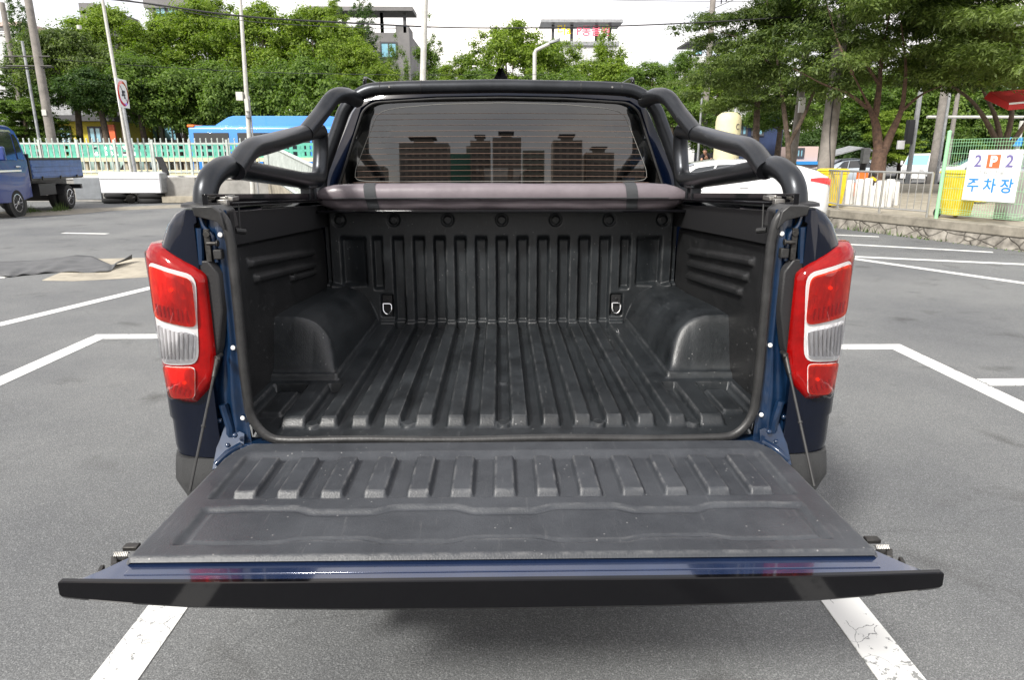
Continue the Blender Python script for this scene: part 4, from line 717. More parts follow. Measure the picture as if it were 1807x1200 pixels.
# dark felt mat lying crumpled on the asphalt
top = [(-60, 470), (-10, 463), (60, 461), (100, 456), (135, 451), (163, 453), (182, 462), (196, 468), (206, 467), (233, 462)]; bot = [(-60, 490), (-5, 488), (15, 490), (38, 487), (70, 484), (105, 481), (150, 482), (192, 481), (205, 474), (234, 463)]
def matf(u, v):
    q = u * (len(top) - 1); i = min(len(top) - 2, int(q)); t = q - i
    a = Vector(gp(*top[i])).lerp(Vector(gp(*top[i + 1])), t); b = Vector(gp(*bot[i])).lerp(Vector(gp(*bot[i + 1])), t); p = b.lerp(a, v)
    z = .012 + .035 * abs(math.sin(u * 9 + v * 2)) * (v * (1 - v)) * 2 + .02 * math.sin(u * 23) ** 2 * (1 - v) + (.10 * float(ss(.80, 1, u)) * (.4 + .6 * (1 - v)))
    return (p.x, p.y, z)
mb = MB(); mb.grid(70, 10, matf); o = mb.build('felt_mat', 'mulch', ang=60); so_ = o.modifiers.new('thick', 'SOLIDIFY'); so_.thickness = .012
tag(o, 'dark grey felt mat lying crumpled on the asphalt with one curled corner', 'mat')

# ------------------------------------------------------------------ retaining wall, railing, mesh fence, sign (right)
def wall_pts(i0, i1): return WL[i0:i1]
t = thing('retaining_wall', 'low rubble stone retaining wall with weathered concrete coping on the right', 'wall', (WL[3][0], WL[3][1], 0)); OFF = (WL[3][0], WL[3][1], 0)
def wsec(x, y, nx, ny, a, b, z0, z1): return [(x - nx * a, y - ny * a, z0), (x - nx * a * .96, y - ny * a, z1), (x + nx * b, y + ny * b, z1), (x + nx * b, y + ny * b, z0)]
def wall_loft(i0, i1, a, b, z0, z1, batt=0):
    mb = MB(); secs = []
    P = WL[i0:i1]
    for i, (x, y) in enumerate(P):
        d = Vector((P[min(i + 1, len(P) - 1)][0] - P[max(0, i - 1)][0], P[min(i + 1, len(P) - 1)][1] - P[max(0, i - 1)][1])).normalized(); nx, ny = d.y, -d.x
        secs.append([(x - nx * (a + batt), y - ny * (a + batt), z0), (x - nx * a, y - ny * a, z1), (x + nx * b, y + ny * b, z1), (x + nx * b, y + ny * b, z0)])
    mb.loft(secs); return mb
wall_loft(0, 7, .02, .20, 0, .225, .05).build('stone_face', 'stone', t, offs=OFF, smooth=False)
wall_loft(0, 7, .05, .24, .226, .40).build('coping', 'coping', t, offs=OFF, smooth=False, bevel=.015)
def rail(i_pts, label, nbar=7, h=.86, z0=.42):
    x0, y0 = i_pts[0]; r = thing('steel_railing', label, 'railing', (x0, y0, z0), 0, 'steel railings on the retaining wall'); O = (x0, y0, z0)
    mb = MB(); mb.tube([(x, y, z0 + h) for x, y in i_pts], .024, 10); mb.build('top_rail', 'stainless', r, offs=O)
    mb = MB(); mb.tube([(x, y, z0 + .10) for x, y in i_pts], .018, 8); mb.build('bottom_rail', 'stainless', r, offs=O)
    for (a, b) in zip(i_pts, i_pts[1:]):
        n = max(2, int(math.dist(a, b) / 1.15)); 
        for k in range(n + (1 if b == i_pts[-1] else 0)):
            t_ = k / n; x, y = a[0] + (b[0] - a[0]) * t_, a[1] + (b[1] - a[1]) * t_; m2 = MB(); m2.tube([(x, y, z0 - .05), (x, y, z0 + h)], .026, 10); m2.build('rail_post', 'stainless', r, offs=O)
        nb = int(math.dist(a, b) / .155); m2 = MB()
        for k in range(1, nb): t_ = k / nb; x, y = a[0] + (b[0] - a[0]) * t_, a[1] + (b[1] - a[1]) * t_; m2.tube([(x, y, z0 + .10), (x, y, z0 + h)], .009, 6)
        m2.build('balusters', 'stainless', r, offs=O)
    return r
rail([(8.70, 13.95), (7.90, 16.1), (8.8, 21.8)], 'stainless steel railing along the stone wall behind the white car')
rail([(10.6, 30.2), (6.5, 31.3), (3, 31.4)], 'far steel railing the person in black leans on')
# mesh fence
FA, FB = Vector((8.75, 13.72, .40)), Vector((9.62, 10.9, .40)); fd = (FB - FA); fl = fd.length; fu = fd.normalized()
t = thing('mesh_fence', 'pale green welded mesh fence panel standing on the stone wall', 'fence', FA)
for k, h in ((0, 1.66), (1, 1.66), (2, 1.66)):
    p = fu * (fl * k * 1.0); m2 = MB(); m2.tube([(p.x, p.y, -.02), (p.x, p.y, h)], .035, 12); m2.lathe([(.038, 0), (.036, .02), (.01, .035)], (p.x, p.y, h), (0, 0, 1), 12); m2.build('fence_post', 'green', t)
m2 = MB(); nw = int(fl * 2 / .052)
for k in range(nw): p = fu * (k + .5) * .052; m2.tube([(p.x, p.y, .10), (p.x, p.y, 1.52)], .0028, 4, caps=False)
for z in [.10, .13, .16, .38, .60, .82, 1.04, 1.26, 1.46, 1.52, .20, 1.40]: q = fu * fl * 2; m2.tube([(0, 0, z), (q.x, q.y, z)], .0035, 4)
m2.build('wire_mesh', 'green', t)
# sign on the fence
sc_, sz = FA + fu * 1.04 + Vector((0, 0, .86)), 0
n_ = Vector((fu.y, -fu.x, 0)); n_ = -n_ if n_.x > 0 else n_
ang = math.atan2(fu.y, fu.x)
t = thing('parking_sign', 'white sign with 2 P 2 and blue Korean lettering hung on the green mesh fence', 'sign', sc_ + n_ * .05, ang)
SW, SH = 1.02, .92
m2 = MB(); m2.box(-SW / 2, SW / 2, -.008, .008, -SH / 2, SH / 2); m2.build('board', 'sgn', t, bevel=.004)
def st(body, size, x, z, m, sx=1.0, bold=0.0): return text(body, size, 'lettering', m, t, (x, -.011, z), (R(90), 0, 0), .004, 'CENTER', sx, bold)
st('2', .30, -.30, .25, 's_vi', 1, .004); st('2', .30, .30, .25, 's_vi', 1, .004)
m2 = MB(); m2.box(-.125, .125, -.013, -.0085, .135, .375); m2.build('logo_square', 's_or', t, bevel=.02)
text('P', .25, 'lettering', 'sgn', t, (.0, -.0165, .25), (R(90), 0, 0), .004, 'CENTER', 1, .012)
st('민원인 전용', .105, -.01, .045, 's_gr'); st('주 차 장', .27, 0, -.19, 's_bl', 1.0, .005)

# bins, stumps, barrier, cabinet
def bin_(loc, rz, label, k=1.0):
    t = thing('wheelie_bin', label, 'bin', loc, rz, 'yellow wheelie bins'); mb = MB(); mb.loft([[(-.22 * a, -.26 * a, z), (.22 * a, -.26 * a, z), (.22 * a, .26 * a, z), (-.22 * a, .26 * a, z)] for a, z in ((.78, .06), (1, .82), (1.06, .82), (1.06, .87))]); mb.build('bin_body', 'yellow', t, bevel=.012)
    mb = MB(); mb.loft([[(-.25 * a, -.29 * a, z), (.25 * a, -.29 * a, z), (.25 * a, .31 * a, z), (-.25 * a, .31 * a, z)] for a, z in ((1, .875), (1, .90), (.8, .94))]); mb.build('lid', 'yellow', t, bevel=.01)
    for s in (-1, 1): mb = MB(); mb.lathe([(.09, -.02), (.09, .02)], (s * .21, .24, .09), (1, 0, 0), 14); mb.build('wheel', 'tyre', t)
    t.scale = (k, k, k); return t
def up(px, py, Y): v = at(px, py, Y=Y); return (v.x, v.y, .376)
bin_(up(1468, 330, 17.2), .3, 'yellow wheelie bin behind the railing nearest the white car'); bin_(up(1690, 350, 14.1), .1, 'large yellow wheelie bin behind the green mesh fence', 1.02); bin_(up(1726, 340, 18.5), .4, 'small yellow bin farther back beneath the parking sign', .8)
P0 = [(1500, 18.4, .62), (1516, 17.9, .66), (1531, 18.0, .68), (1543, 17.4, .52), (1549, 18.6, .55), (1556, 17.0, .66), (1568, 17.3, .68), (1580, 17.9, .60)]
for i, (px, Y, h) in enumerate(P0):
    x, y, z = up(px, 340, Y); mb = MB(); r = .10; n = 14; mb.lathe([(r, 0), (r * 1.02, h * .5), (r * .98, h - .02), (r * .86, h), (r * .5, h - .01)], (0, 0, 0), (0, 0, 1), n)
    o = mb.build('white_bollard_tube', 'stump'); o.location = (x, y, z); o.rotation_euler = (rnd.uniform(-.05, .05), rnd.uniform(-.05, .05), 0); tag(o, 'one of a cluster of short white tubes standing behind the railing by the tree trunk', 'tube', 'cluster of short white tubes')
t = thing('barrier', 'orange plastic barrier with black and yellow striped end beside the tree trunk', 'barrier', up(1521, 315, 22)); mb = MB(); mb.loft([[(-.22 * a, -.18 * b, z), (.22 * a, -.18 * b, z), (.22 * a, .18 * b, z), (-.22 * a, .18 * b, z)] for a, b, z in ((1, 1, 0), (1, .8, .30), (.7, .5, .45), (.7, .45, .75))]); mb.build('barrier_body', 'orange', t, bevel=.02)
for k in range(5): mb = MB(); mb.obox((.36, 0, .12 + k * .14), (.16, .14, .07), (0, .5, 0)); mb.build('stripe', 'yellow' if k % 2 else 'cable', t)
t = thing('utility_cabinet', 'beige metal cabinet behind the mesh fence under the sign', 'cabinet', up(1788, 360, 13.6)); mb = MB(); mb.box(-.24, .24, -.18, .18, 0, .95); mb.build('cabinet_body', 'conc', t, bevel=.02); mb = MB(); mb.tube(arc([(-.3, -.24, .1), (-.1, -.26, .06), (.15, -.25, .12), (.3, -.22, .4)], 5, .1), .018, 8); mb.build('hose', 'conc', t)

# ------------------------------------------------------------------ vehicles
class Car:
    def __init__(s, W, top, belt, zb=.22, ends=.35): s.W = W; s.top = top; s.belt = belt; s.zb = zb; s.x0 = top[0][0]; s.x1 = top[-1][0]; s.e = ends
    def zt(s, x): return float(np.interp(x, [p[0] for p in s.top], [p[1] for p in s.top]))
    def zl(s, x): return float(np.interp(x, [p[0] for p in s.belt], [p[1] for p in s.belt]))
    def w(s, x):
        d = min(x - s.x0, s.x1 - x); q = max(0, min(1, d / s.e)); return s.W / 2 * (.80 + .20 * math.sqrt(max(0, 1 - (1 - q) ** 2)))
    def P(s, x, t, off=0):
        w, zt, zl = s.w(x), s.zt(x), min(s.zl(x), s.zt(x) - .02); h = zt - zl; g = min(1, max(0, (h - .05) / .35))
        T = [0, .10, .35, .55, .82, .90, 1.0]; ww = [w * .90, w * .985, w, w * .965, w * (.93 - .19 * g), w * (.80 - .16 * g), 0]
        zz = [s.zb, s.zb + .10, zl - .25, zl, zl + h * .82 if g > .2 else zl + h * .5, zt - .02, zt + .012]
        return float(np.interp(t, T, ww)) + off, x, float(np.interp(t, T, zz))
    def body(s, n=46):
        mb = MB(); secs = []; TT = [0, .1, .22, .35, .47, .55, .64, .73, .82, .86, .90, .95, 1.0]
        for x in np.linspace(s.x0, s.x1, n):
            h = [s.P(x, t) for t in TT]; secs.append([(x, y, z) for y, _, z in h] + [(x, -y, z) for y, _, z in h[::-1][1:]])
        mb.loft(secs); return mb
def make_car(name, label, cat, loc, rz, spec, color, group=None, plate=False):
    c = spec['car']; t = thing(name, label, cat, loc, rz, group)
    o = c.body().build('body', color, t, ang=50)
    for s in (-1, 1):
        for (a0, b0, a1, b1) in spec['side']:
            mb = MB(); mb.grid(10, 5, lambda u, v: (lambda q: (q[1], s * (q[0] + .006), q[2]))(c.P((a0 + (b0 - a0) * u) * (1 - v) + (a1 + (b1 - a1) * u) * v, .575 + .225 * v))); mb.build('side_window', 'cglass' if 0 else 'dkglass', t)
    for nm, (xa, xb) in (('windscreen', spec['wind']), ('rear_glass', spec['rear'])):
        mb = MB()
        def gf(u, v):
            x = xa + (xb - xa) * u; q = c.P(x, .88); y = (v * 2 - 1); g = c.P(x, .885)[0]; return (x, y * g * .99, c.zt(x) + .014 - .028 * abs(y) ** 3 + .004)
        mb.grid(8, 10, gf); mb.build(nm, 'bwin' if nm == 'windscreen' and spec.get('bluewin') else 'dkglass', t)
    for wx in spec['wheels']:
        for s in (-1, 1):
            mb = MB(); mb.lathe([(spec['r'] * 1.13, -.03), (spec['r'] * 1.13, .0)], (wx, s * (c.W / 2 - .012), spec['r']), (0, s, 0), 30); mb.build('wheel_arch', 'black', t)
            wheel(t, wx, s * (c.W / 2 - .10), spec['r'], spec['r'], .21, None, (0, 1, 0), s=s)
    for s in (-1, 1):
        xr = c.x0
        mb = MB(); zc = c.zl(xr + .1) - .06; mb.grid(8, 3, lambda u, v: (lambda q: (q[1], s * (q[0] + .008), q[2]))(c.P(xr + .02 + .42 * u, .49 - .05 * (1 - u) + (.02 + .05 * (1 - u)) * v * 2))); mb.build('tail_lamp', 'tail', t)
        mb = MB(); mb.box(xr - .012, xr + .03, s * c.W * .22, s * c.W * .385, c.zl(xr) - .14, c.zl(xr) - .03); mb.build('tail_lamp', 'tail', t, bevel=.01)
        xf = c.x1; mb = MB(); mb.grid(8, 3, lambda u, v: (lambda q: (q[1], s * (q[0] + .006), q[2]))(c.P(xf - .02 - .45 * u, .44 + .08 * v))); mb.build('headlight', 'lampw', t)
        mb = MB(); mb.obox((spec['mirror'], s * (c.W / 2 + .08), c.zl(spec['mirror']) + .06), (.12, .18, .12)); mb.build('mirror', color, t, bevel=.03)
        for dx in spec.get('handles', ()): mb = MB(); mb.obox((dx, s * (c.W / 2 + .006), c.zl(dx) - .14), (.16, .02, .03)); mb.build('door_handle', color, t, bevel=.005)
    mb = MB(); mb.box(c.x0 - .02, c.x0 + .1, -c.W * .33, c.W * .33, c.zb + .02, c.zb + .16); mb.build('rear_bumper_trim', 'black', t, bevel=.01)
    mb = MB(); mb.box(c.x0 - .022, c.x0 + .02, -.26, .26, c.zb + .30, c.zb + .42); mb.build('plate', 'sgn', t, bevel=.004)
    mb = MB(); mb.box(c.x1 - .1, c.x1 + .012, -c.W * .30, c.W * .30, c.zb + .12, c.zb + .28); mb.build('grille', 'black', t, bevel=.01)
    return t
HATCH = dict(car=Car(1.78, [(-2.1, .92), (-2.06, 1.02), (-1.95, 1.12), (-1.55, 1.36), (-1.15, 1.465), (-.5, 1.515), (0, 1.50), (.35, 1.44), (.75, 1.24), (1.15, 1.03), (1.7, .92), (2.05, .78), (2.15, .62)], [(-2.1, .90), (-1.7, .98), (-.9, .97), (.9, .90), (2.1, .72)]),
             side=[(-1.45, -.75, -1.05, -.72), (-.70, .18, -.67, .02), (.22, .98, .06, .42)], wind=(.42, 1.12), rear=(-1.95, -1.32), wheels=(-1.27, 1.33), r=.31, mirror=.75, handles=(-.45, .40))
SUV = dict(car=Car(1.85, [(-2.25, 1.0), (-2.22, 1.12), (-2.05, 1.45), (-1.85, 1.62), (-1.2, 1.68), (-.2, 1.68), (.35, 1.60), (.8, 1.33), (1.1, 1.14), (1.8, 1.05), (2.2, .92), (2.3, .7)], [(-2.25, .99), (-1.2, 1.05), (1.0, .99), (2.25, .86)], .28),
           side=[(-1.95, -1.15, -1.75, -1.12), (-1.08, -.18, -1.06, -.2), (-.12, .85, -.13, .42)], wind=(.42, 1.05), rear=(-2.2, -1.9), wheels=(-1.35, 1.38), r=.36, mirror=.62, handles=(-.9, .1), bluewin=True)
HATCH2 = dict(car=Car(1.78, [(-2.1, 1.10), (-2.06, 1.20), (-1.95, 1.29), (-1.55, 1.44), (-1.15, 1.515), (-.5, 1.555), (0, 1.54), (.35, 1.48), (.75, 1.33), (1.15, 1.16), (1.7, 1.02), (2.05, .88), (2.15, .70)], [(-2.1, 1.18), (-1.7, 1.20), (-.9, 1.17), (.9, 1.06), (2.1, .80)]),
             side=[(-1.35, -.75, -1.05, -.72), (-.70, .18, -.67, .02), (.22, .98, .06, .42)], wind=(.42, 1.12), rear=(-1.95, -1.32), wheels=(-1.27, 1.33), r=.31, mirror=.75, handles=(-.45, .40))
make_car('hatchback_car', 'white hatchback with red tail lamp parked beside the stone wall right of the truck', 'car', (4.50, 15.0, 0), R(176), HATCH2, 'cwhite').scale = (1.08, 1.08, 1.0)
def uc(px, Y): q = at(px, 300, Y=Y); return (q.x, q.y, .012)
make_car('hatchback_car', 'pale blue grey car passing between the utility pole and the forked tree', 'car', uc(1486, 39), R(185), HATCH, 'csilver')
make_car('suv', 'white suv on the road just right of the white cargo truck', 'car', uc(1728, 36.5), R(158), SUV, 'cwhite')
make_car('suv', 'silver suv seen through the green mesh fence with tail lamps showing', 'car', uc(1775, 30.5), R(35), SUV, 'csilver')
make_car('hatchback_car', 'pale green car passing behind the teal railing on the left', 'car', (at(190, 270, Y=35).x, 35, .7), R(182), HATCH, 'cgreen')
def cargo_truck(label, loc, rz, col, bedcol, k=1.0):
    """cab-over light truck; rear axle at the origin, facing +x"""
    t = thing('cargo_truck', label, 'truck', loc, rz); H = .86
    prof = [(1.98, .42), (1.97, 1.25), (2.06, 1.80), (2.14, 1.96), (2.35, 2.05), (2.95, 2.07), (3.22, 1.98), (3.55, 1.32), (3.72, 1.12), (3.76, .80), (3.74, .36), (3.2, .34), (2.5, .36)]
    def yw(z): return H * (1 - .13 * max(0, z - 1.25) / .8)
    mb = MB(); secs = []
    for f in (-1, -.985, -.9, .9, .985, 1): secs.append([(x + (0 if abs(f) < .95 else (2.85 - x) * .015 * (1 if abs(f) < .99 else 2.2)), f * yw(z), z + (0 if abs(f) < .95 or z < 1.5 else -.03)) for x, z in prof])
    mb.loft(secs); mb.build('cab', col, t, ang=40, bevel=.01)
    for s in (-1, 1):
        def wpoly(pts, nm, m, off=.008):
            q = MB(); n = len(pts); q.add([(x, s * (yw(z) + off), z) for x, z in pts] + [(x, s * (yw(z) - .02), z) for x, z in pts], [tuple(range(n)), tuple(range(n, 2 * n))] + [(i, (i + 1) % n, n + (i + 1) % n, n + i) for i in range(n)]); return q.build(nm, m, t, smooth=False)
        wpoly([(2.47, 1.27), (2.40, 1.82), (2.48, 1.90), (2.98, 1.90), (3.08, 1.84), (3.36, 1.38), (3.30, 1.30)], 'door_window', 'dkglass'); wpoly([(2.10, 1.27), (2.17, 1.75), (2.24, 1.86), (2.34, 1.86), (2.39, 1.30)], 'quarter_window', 'dkglass')
        wpoly([(2.35, 1.86), (2.40, 1.95), (2.95, 1.95), (3.20, 1.82), (3.40, 1.46), (3.36, 1.44), (3.12, 1.84), (2.93, 1.905), (2.45, 1.905)], 'door_visor', 'chrome', .012)
        wpoly([(2.35, 1.02), (2.35, 1.06), (3.45, 1.06), (3.45, 1.02)], 'side_stripe', 'chrome', .010)
        q = MB(); q.obox((2.50, s * (H + .02), 1.13), (.20, .03, .035)); q.build('door_handle', 'chrome', t, bevel=.006)
        q = MB(); q.obox((3.42, s * (H + .16), 1.42), (.10, .16, .30)); q.build('mirror', col, t, bevel=.03)
        q = MB(); q.lathe([(.41, -.05), (.41, .0)], (2.75, s * (H - .004), .36), (0, s, 0), 28); q.build('wheel_arch', 'black', t)
        wheel(t, 2.75, s * .76, .315, .315, .20, None, (0, 1, 0), s=s); wheel(t, 0, s * .78, .315, .315, .19, None, (0, 1, 0), s=s); wheel(t, 0, s * .52, .315, .315, .19, None, (0, 1, 0), s=s)
        q = MB(); q.loft([[(.36 * math.cos(a) * rr, s * .58, .30 + .36 * math.sin(a) * rr), (.36 * math.cos(a) * rr, s * .86, .30 + .36 * math.sin(a) * rr)] for rr in (1,) for a in np.linspace(.3, 2.84, 10)], closed=False, caps=False); q.build('mudguard', 'black', t)
        # folding side board with pressed ribs
        q = MB(); q.box(-1.02, 1.86, s * .855 - .018, s * .855 + .018, .84, 1.27)
        for z in (.90, 1.02, 1.14): q.box(-1.0, 1.84, s * .877 - .006, s * .877 + .008, z - .03, z + .03)
        q.build('side_board', bedcol, t, bevel=.006)
        q = MB(); q.box(-1.03, 1.87, s * .855 - .024, s * .855 + .024, 1.272, 1.33); q.build('board_cap', 'dsteel', t, bevel=.006)
        for x in (-.6, .4, 1.4): q = MB(); q.obox((x, s * .885, .84), (.06, .03, .09)); q.build('hinge', 'dsteel', t)
    q = MB(); q.box(-1.02, 1.88, -.84, .84, .79, .84); q.box(-1.05, -1.02, -.86, .86, .80, 1.28); q.box(1.88, 1.93, -.86, .86, .80, 1.42); q.build('cargo_bed', 'dsteel', t)
    q = MB(); q.box(-1.0, 2.6, -.40, -.30, .52, .78); q.box(-1.0, 2.6, .30, .40, .52, .78); q.box(.5, 1.6, -.80, -.45, .38, .66); q.box(-.08, .08, -.7, .7, .22, .36); q.box(.6, 1.5, .5, .80, .42, .70); q.box(-1.03, -.93, -.8, .8, .50, .62); q.build('chassis', 'black', t)
    q = MB(); q.add([(3.235, -.70, 1.95), (3.235, .70, 1.95), (3.575, .78, 1.30), (3.575, -.78, 1.30)], [(0, 1, 2, 3)]); q.build('windscreen', 'bwin', t, smooth=False)
    for s in (-1, 1): q = MB(); q.box(3.70, 3.775, s * .42, s * .76, .80, 1.0); q.build('headlight', 'lampw', t, bevel=.02)
    q = MB(); q.box(3.70, 3.79, -.80, .80, .36, .56); q.build('bumper', 'black' if col == 'blue' else col, t, bevel=.03)
    q = MB(); q.box(-1.08, -1.04, -.26, .26, .62, .74); q.build('plate', 'yellow', t)
    t.scale = (k, k, k); return t
o = cargo_truck('dark blue flat bed cargo truck parked at the far left edge', (-14.55, 22.15, 0), math.atan2(-2.97, .40), 'blue', 'bluebed'); o.scale = (1.10, 1.12, 1.18)
cargo_truck('white cab over cargo truck on the road right of the forked tree', (at(1660, 300, Y=43).x, 43.0, .012), R(212), 'cwhite', 'cwhite', .86)
# bus
bx = at(332, 240, Y=33).x; t = thing('city_bus', 'bright blue city bus with a long roof housing behind the teal railing', 'bus', (bx, 33, 0)); BL_, BWd = 11.2, 2.45
mb = MB(); mb.loft([[(x, y, z) for y, z in [(0, .35), (0, 2.0), (.03, 2.86), (.12, 2.98), (BWd - .12, 2.98), (BWd - .03, 2.86), (BWd, 2.0), (BWd, .35)]] for x in (0.02, BL_ - .02)]); mb.build('bus_body', 'bus', t, bevel=.06, seg=3)
mb = MB(); mb.loft([[(x, y, z) for y, z in [(.35 + i, zb), (.40 + i, zt), (BWd - .40 - i, zt), (BWd - .35 - i, zb)]] for x, i, zb, zt in ((1.15, 0, 2.97, 3.02), (1.75, 0, 2.97, 3.36), (2.0, 0, 2.97, 3.42), (6.4, 0, 2.97, 3.42), (6.9, 0, 2.97, 3.36), (7.0, 0, 2.97, 3.0))]); mb.build('roof_housing', 'bus', t, bevel=.05)
xsb = [(.25, 1.85), (2.25, 3.85), (3.95, 5.55), (5.65, 7.25), (7.35, 8.95), (9.05, 10.9)]
for a, b in xsb: mb = MB(); mb.box(a, b, -.012, .03, 1.62, 2.66); mb.build('bus_window', 'dkglass', t, bevel=.01)
mb = MB(); mb.box(-.012, .03, .25, BWd - .25, 1.3, 2.7); mb.build('windscreen', 'dkglass', t)
mb = MB(); mb.box(-.02, .3, .02, BWd - .02, 2.90, 3.02); mb.build('destination_light', 'orange', t, bevel=.03)
for x in (2.3, 8.4): wheel(t, x, .13, .48, .48, .26, None, (0, 1, 0), s=-1)
# white van roof beyond the bus
t = make_car('van', 'white van roof showing beyond the rear of the blue bus', 'van', (at(556, 235, Y=38).x, 38.5, .45), R(180), SUV, 'cwhite'); t.scale = (1.25, 1.1, 1.32)

# ------------------------------------------------------------------ left boundary: wall, picket fence, teal panels, stacked boxes
YF = 25.9
xa, xb = at(-60, 300, Y=YF).x, at(468, 300, Y=YF).x
t = thing('boundary_wall', 'low pale concrete wall under the white picket fence', 'wall', ((xa + xb) / 2, YF, 0)); O = ((xa + xb) / 2, YF, 0)
mb = MB(); mb.box(xa, xb + 4, YF, YF + .3, 0, .80); mb.build('wall_body', 'conc', t, offs=O); mb = MB(); mb.box(xa, xb + 4, YF - .05, YF + .35, .80, .93); mb.build('coping', 'stump', t, offs=O, bevel=.01)
t = thing('picket_fence', 'long white steel picket fence on the low concrete wall', 'fence', (xa, YF + .15, .93)); O = (xa, YF + .15, .93)
m2 = MB(); n = int((xb - xa) / .205)
for k in range(n): x = xa + (k + .5) * .205; m2.box(x - .016, x + .016, YF + .13, YF + .17, .98, 2.18); m2.lathe([(.022, 0), (.03, .02), (.03, .045), (.01, .07)], (x, YF + .15, 2.18), (0, 0, 1), 6)
m2.build('pickets', 'picket', t, offs=O, smooth=False)
for z in (1.06, 2.06): m2 = MB(); m2.box(xa, xb, YF + .11, YF + .20, z - .03, z + .03); m2.build('fence_rail', 'picket', t, offs=O)
for k in range(9): x = xa + (xb - xa) * k / 8; m2 = MB(); m2.box(x - .04, x + .04, YF + .09, YF + .17, .93, 2.2); m2.build('fence_post', 'picket', t, offs=O)
# descending fence beside the ramp
A_, B_ = Vector((xb, YF + .1, 0)), Vector((at(600, 300, Y=17.5).x, 17.5, 0)); t = thing('ramp_fence', 'white picket fence sloping down a ramp behind the roll bar', 'fence', A_)
m2 = MB(); n = 44
for k in range(n): p = (B_ - A_) * (k / n); zt = 2.12 - 1.05 * k / n; m2.box(p.x - .022, p.x + .022, p.y - .02, p.y + .02, zt - 1.2, zt)
m2.build('pickets', 'picket', t, smooth=False); D = B_ - A_
for dz in (0, -1.1): m2 = MB(); m2.tube([(0, 0, 2.10 + dz), (D.x, D.y, 1.05 + dz)], .06, 6); m2.build('fence_rail', 'picket', t)
m2 = MB(); m2.loft([[(0, 0, 0), (0, .25, 0), (0, .25, .95), (0, 0, .95)], [(D.x, D.y, 0), (D.x, D.y + .25, 0), (D.x, D.y + .25, .12), (D.x, D.y, .12)]]); m2.build('ramp_wall', 'stain', t)
# teal perforated parapet of the road
YT = 30.2; xa, xb = at(-80, 300, Y=YT).x, at(640, 300, Y=YT).x; t = thing('road_parapet', 'teal perforated railing on a cream concrete parapet beside the road', 'railing', (xa, YT, 0)); O = (xa, YT, 0)
mb = MB(); n = int((xb - xa) / .24); zl = [1.56, 1.62, 1.80, 1.90, 2.06, 2.14]
for z0, z1 in ((1.56, 1.63), (1.80, 1.90), (2.05, 2.16)): mb.box(xa, xb, YT, YT + .05, z0, z1)
for k in range(n): x = xa + k * .24 + (.1 if k % 5 == 0 else 0); mb.box(x, x + .15, YT + .003, YT + .047, 1.60, 2.10)
mb.build('perforated_panel', 'teal', t, offs=O, smooth=False)
mb = MB(); mb.box(xa, xb, YT - .1, YT + .3, 1.40, 1.56); mb.box(xa, xb, YT - .06, YT + .26, .0, .95); mb.box(xa, xb, YT - .1, YT + .3, .95, 1.05); mb.build('parapet', 'cream', t, offs=O, smooth=False)
for k in range(int((xb - xa) / .42)): x = xa + k * .42; mb = MB(); mb.box(x, x + .14, YT, YT + .2, 1.05, 1.40); mb.build('baluster', 'stain', t, offs=O, smooth=False)
# boxes and tyres against the wall
def pbox(name, label, cat, m, px0, px1, Y, z0, z1, dep, rz=0, wheelz=0):
    a, b = at(px0, 330, Y=Y).x, at(px1, 330, Y=Y).x; t = thing(name, label, cat, ((a + b) / 2, Y, z0), rz); h = (b - a) / 2; mb = MB(); mb.box(-h, h, 0, dep, 0, z1 - z0); mb.build('panel', m, t, bevel=.02)
    return t, h
t, h = pbox('white_case', 'long white panelled case resting on tyres by the fence', 'case', 'pwhite', 177, 283, 24.7, .36, 1.06, .55); mb = MB(); mb.box(h + .001, h + .05, .0, .55, .02, .68); mb.build('end_cap', 'gpole', t, bevel=.01); mb = MB(); mb.box(-h + .02, h - .02, -.012, .0, .48, .50); mb.build('seam', 'gpole', t)
pbox('grey_board', 'flat grey board leaning low behind the blue truck', 'board', 'pgrey', 131, 177, 25.0, .12, .88, .10)
t, h = pbox('concrete_block', 'pale grey concrete block lying right of the white case', 'block', 'conc', 289, 345, 25.1, .22, .88, .5); mb = MB(); mb.box(-h, h + .8, -.25, .6, -.2, .02); mb.build('footing', 'stain', t)
for i, (px, z) in enumerate(((200, .0), (205, .18), (262, .0), (264, .18))):
    mb = MB(); x = at(px, 340, Y=24.9).x; mb.lathe([(.22, .0), (.36, .01), (.40, .06), (.40, .12), (.36, .17), (.22, .18), (.20, .09)], (0, 0, 0), (0, 0, 1), 24); o = mb.build('tyre', 'tyre'); o.location = (x, 25.0, z); o.scale = (1.15, 1.0, 1)
    tag(o, ['black tyre at the bottom of the left pile under the white case', 'black tyre on top of the left pile under the white case', 'black tyre at the bottom of the right pile under the white case', 'black tyre on top of the right pile under the white case'][i], 'tyre', 'tyres under the white case')
x = at(232, 345, Y=24.8).x; mb = MB(); mb.lathe([(.05, -.12), (.16, -.1), (.16, .1), (.05, .12)], (x, 24.8, .17), (0, 1, .2), 14); mb.tube([(x - .25, 24.8, .10), (x + .2, 24.7, .22)], .05, 8); tag(mb.build('scrap_axle', 'dsteel'), 'rusty scrap hub lying between the two tyre piles', 'scrap')
x = at(286, 300, Y=25.2).x; mb = MB(); mb.loft([[(x - .12 + a, 25.2, z), (x + .12 + a * .8, 25.2, z), (x + .10 + a * .8, 25.3, z), (x - .10 + a, 25.3, z)] for z, a in ((.95, .14), (1.2, .08), (1.45, -.02), (1.60, -.10))]); tag(mb.build('car_bumper_piece', 'black', bevel=.02), 'black curved plastic trim propped upright against the fence', 'trim')
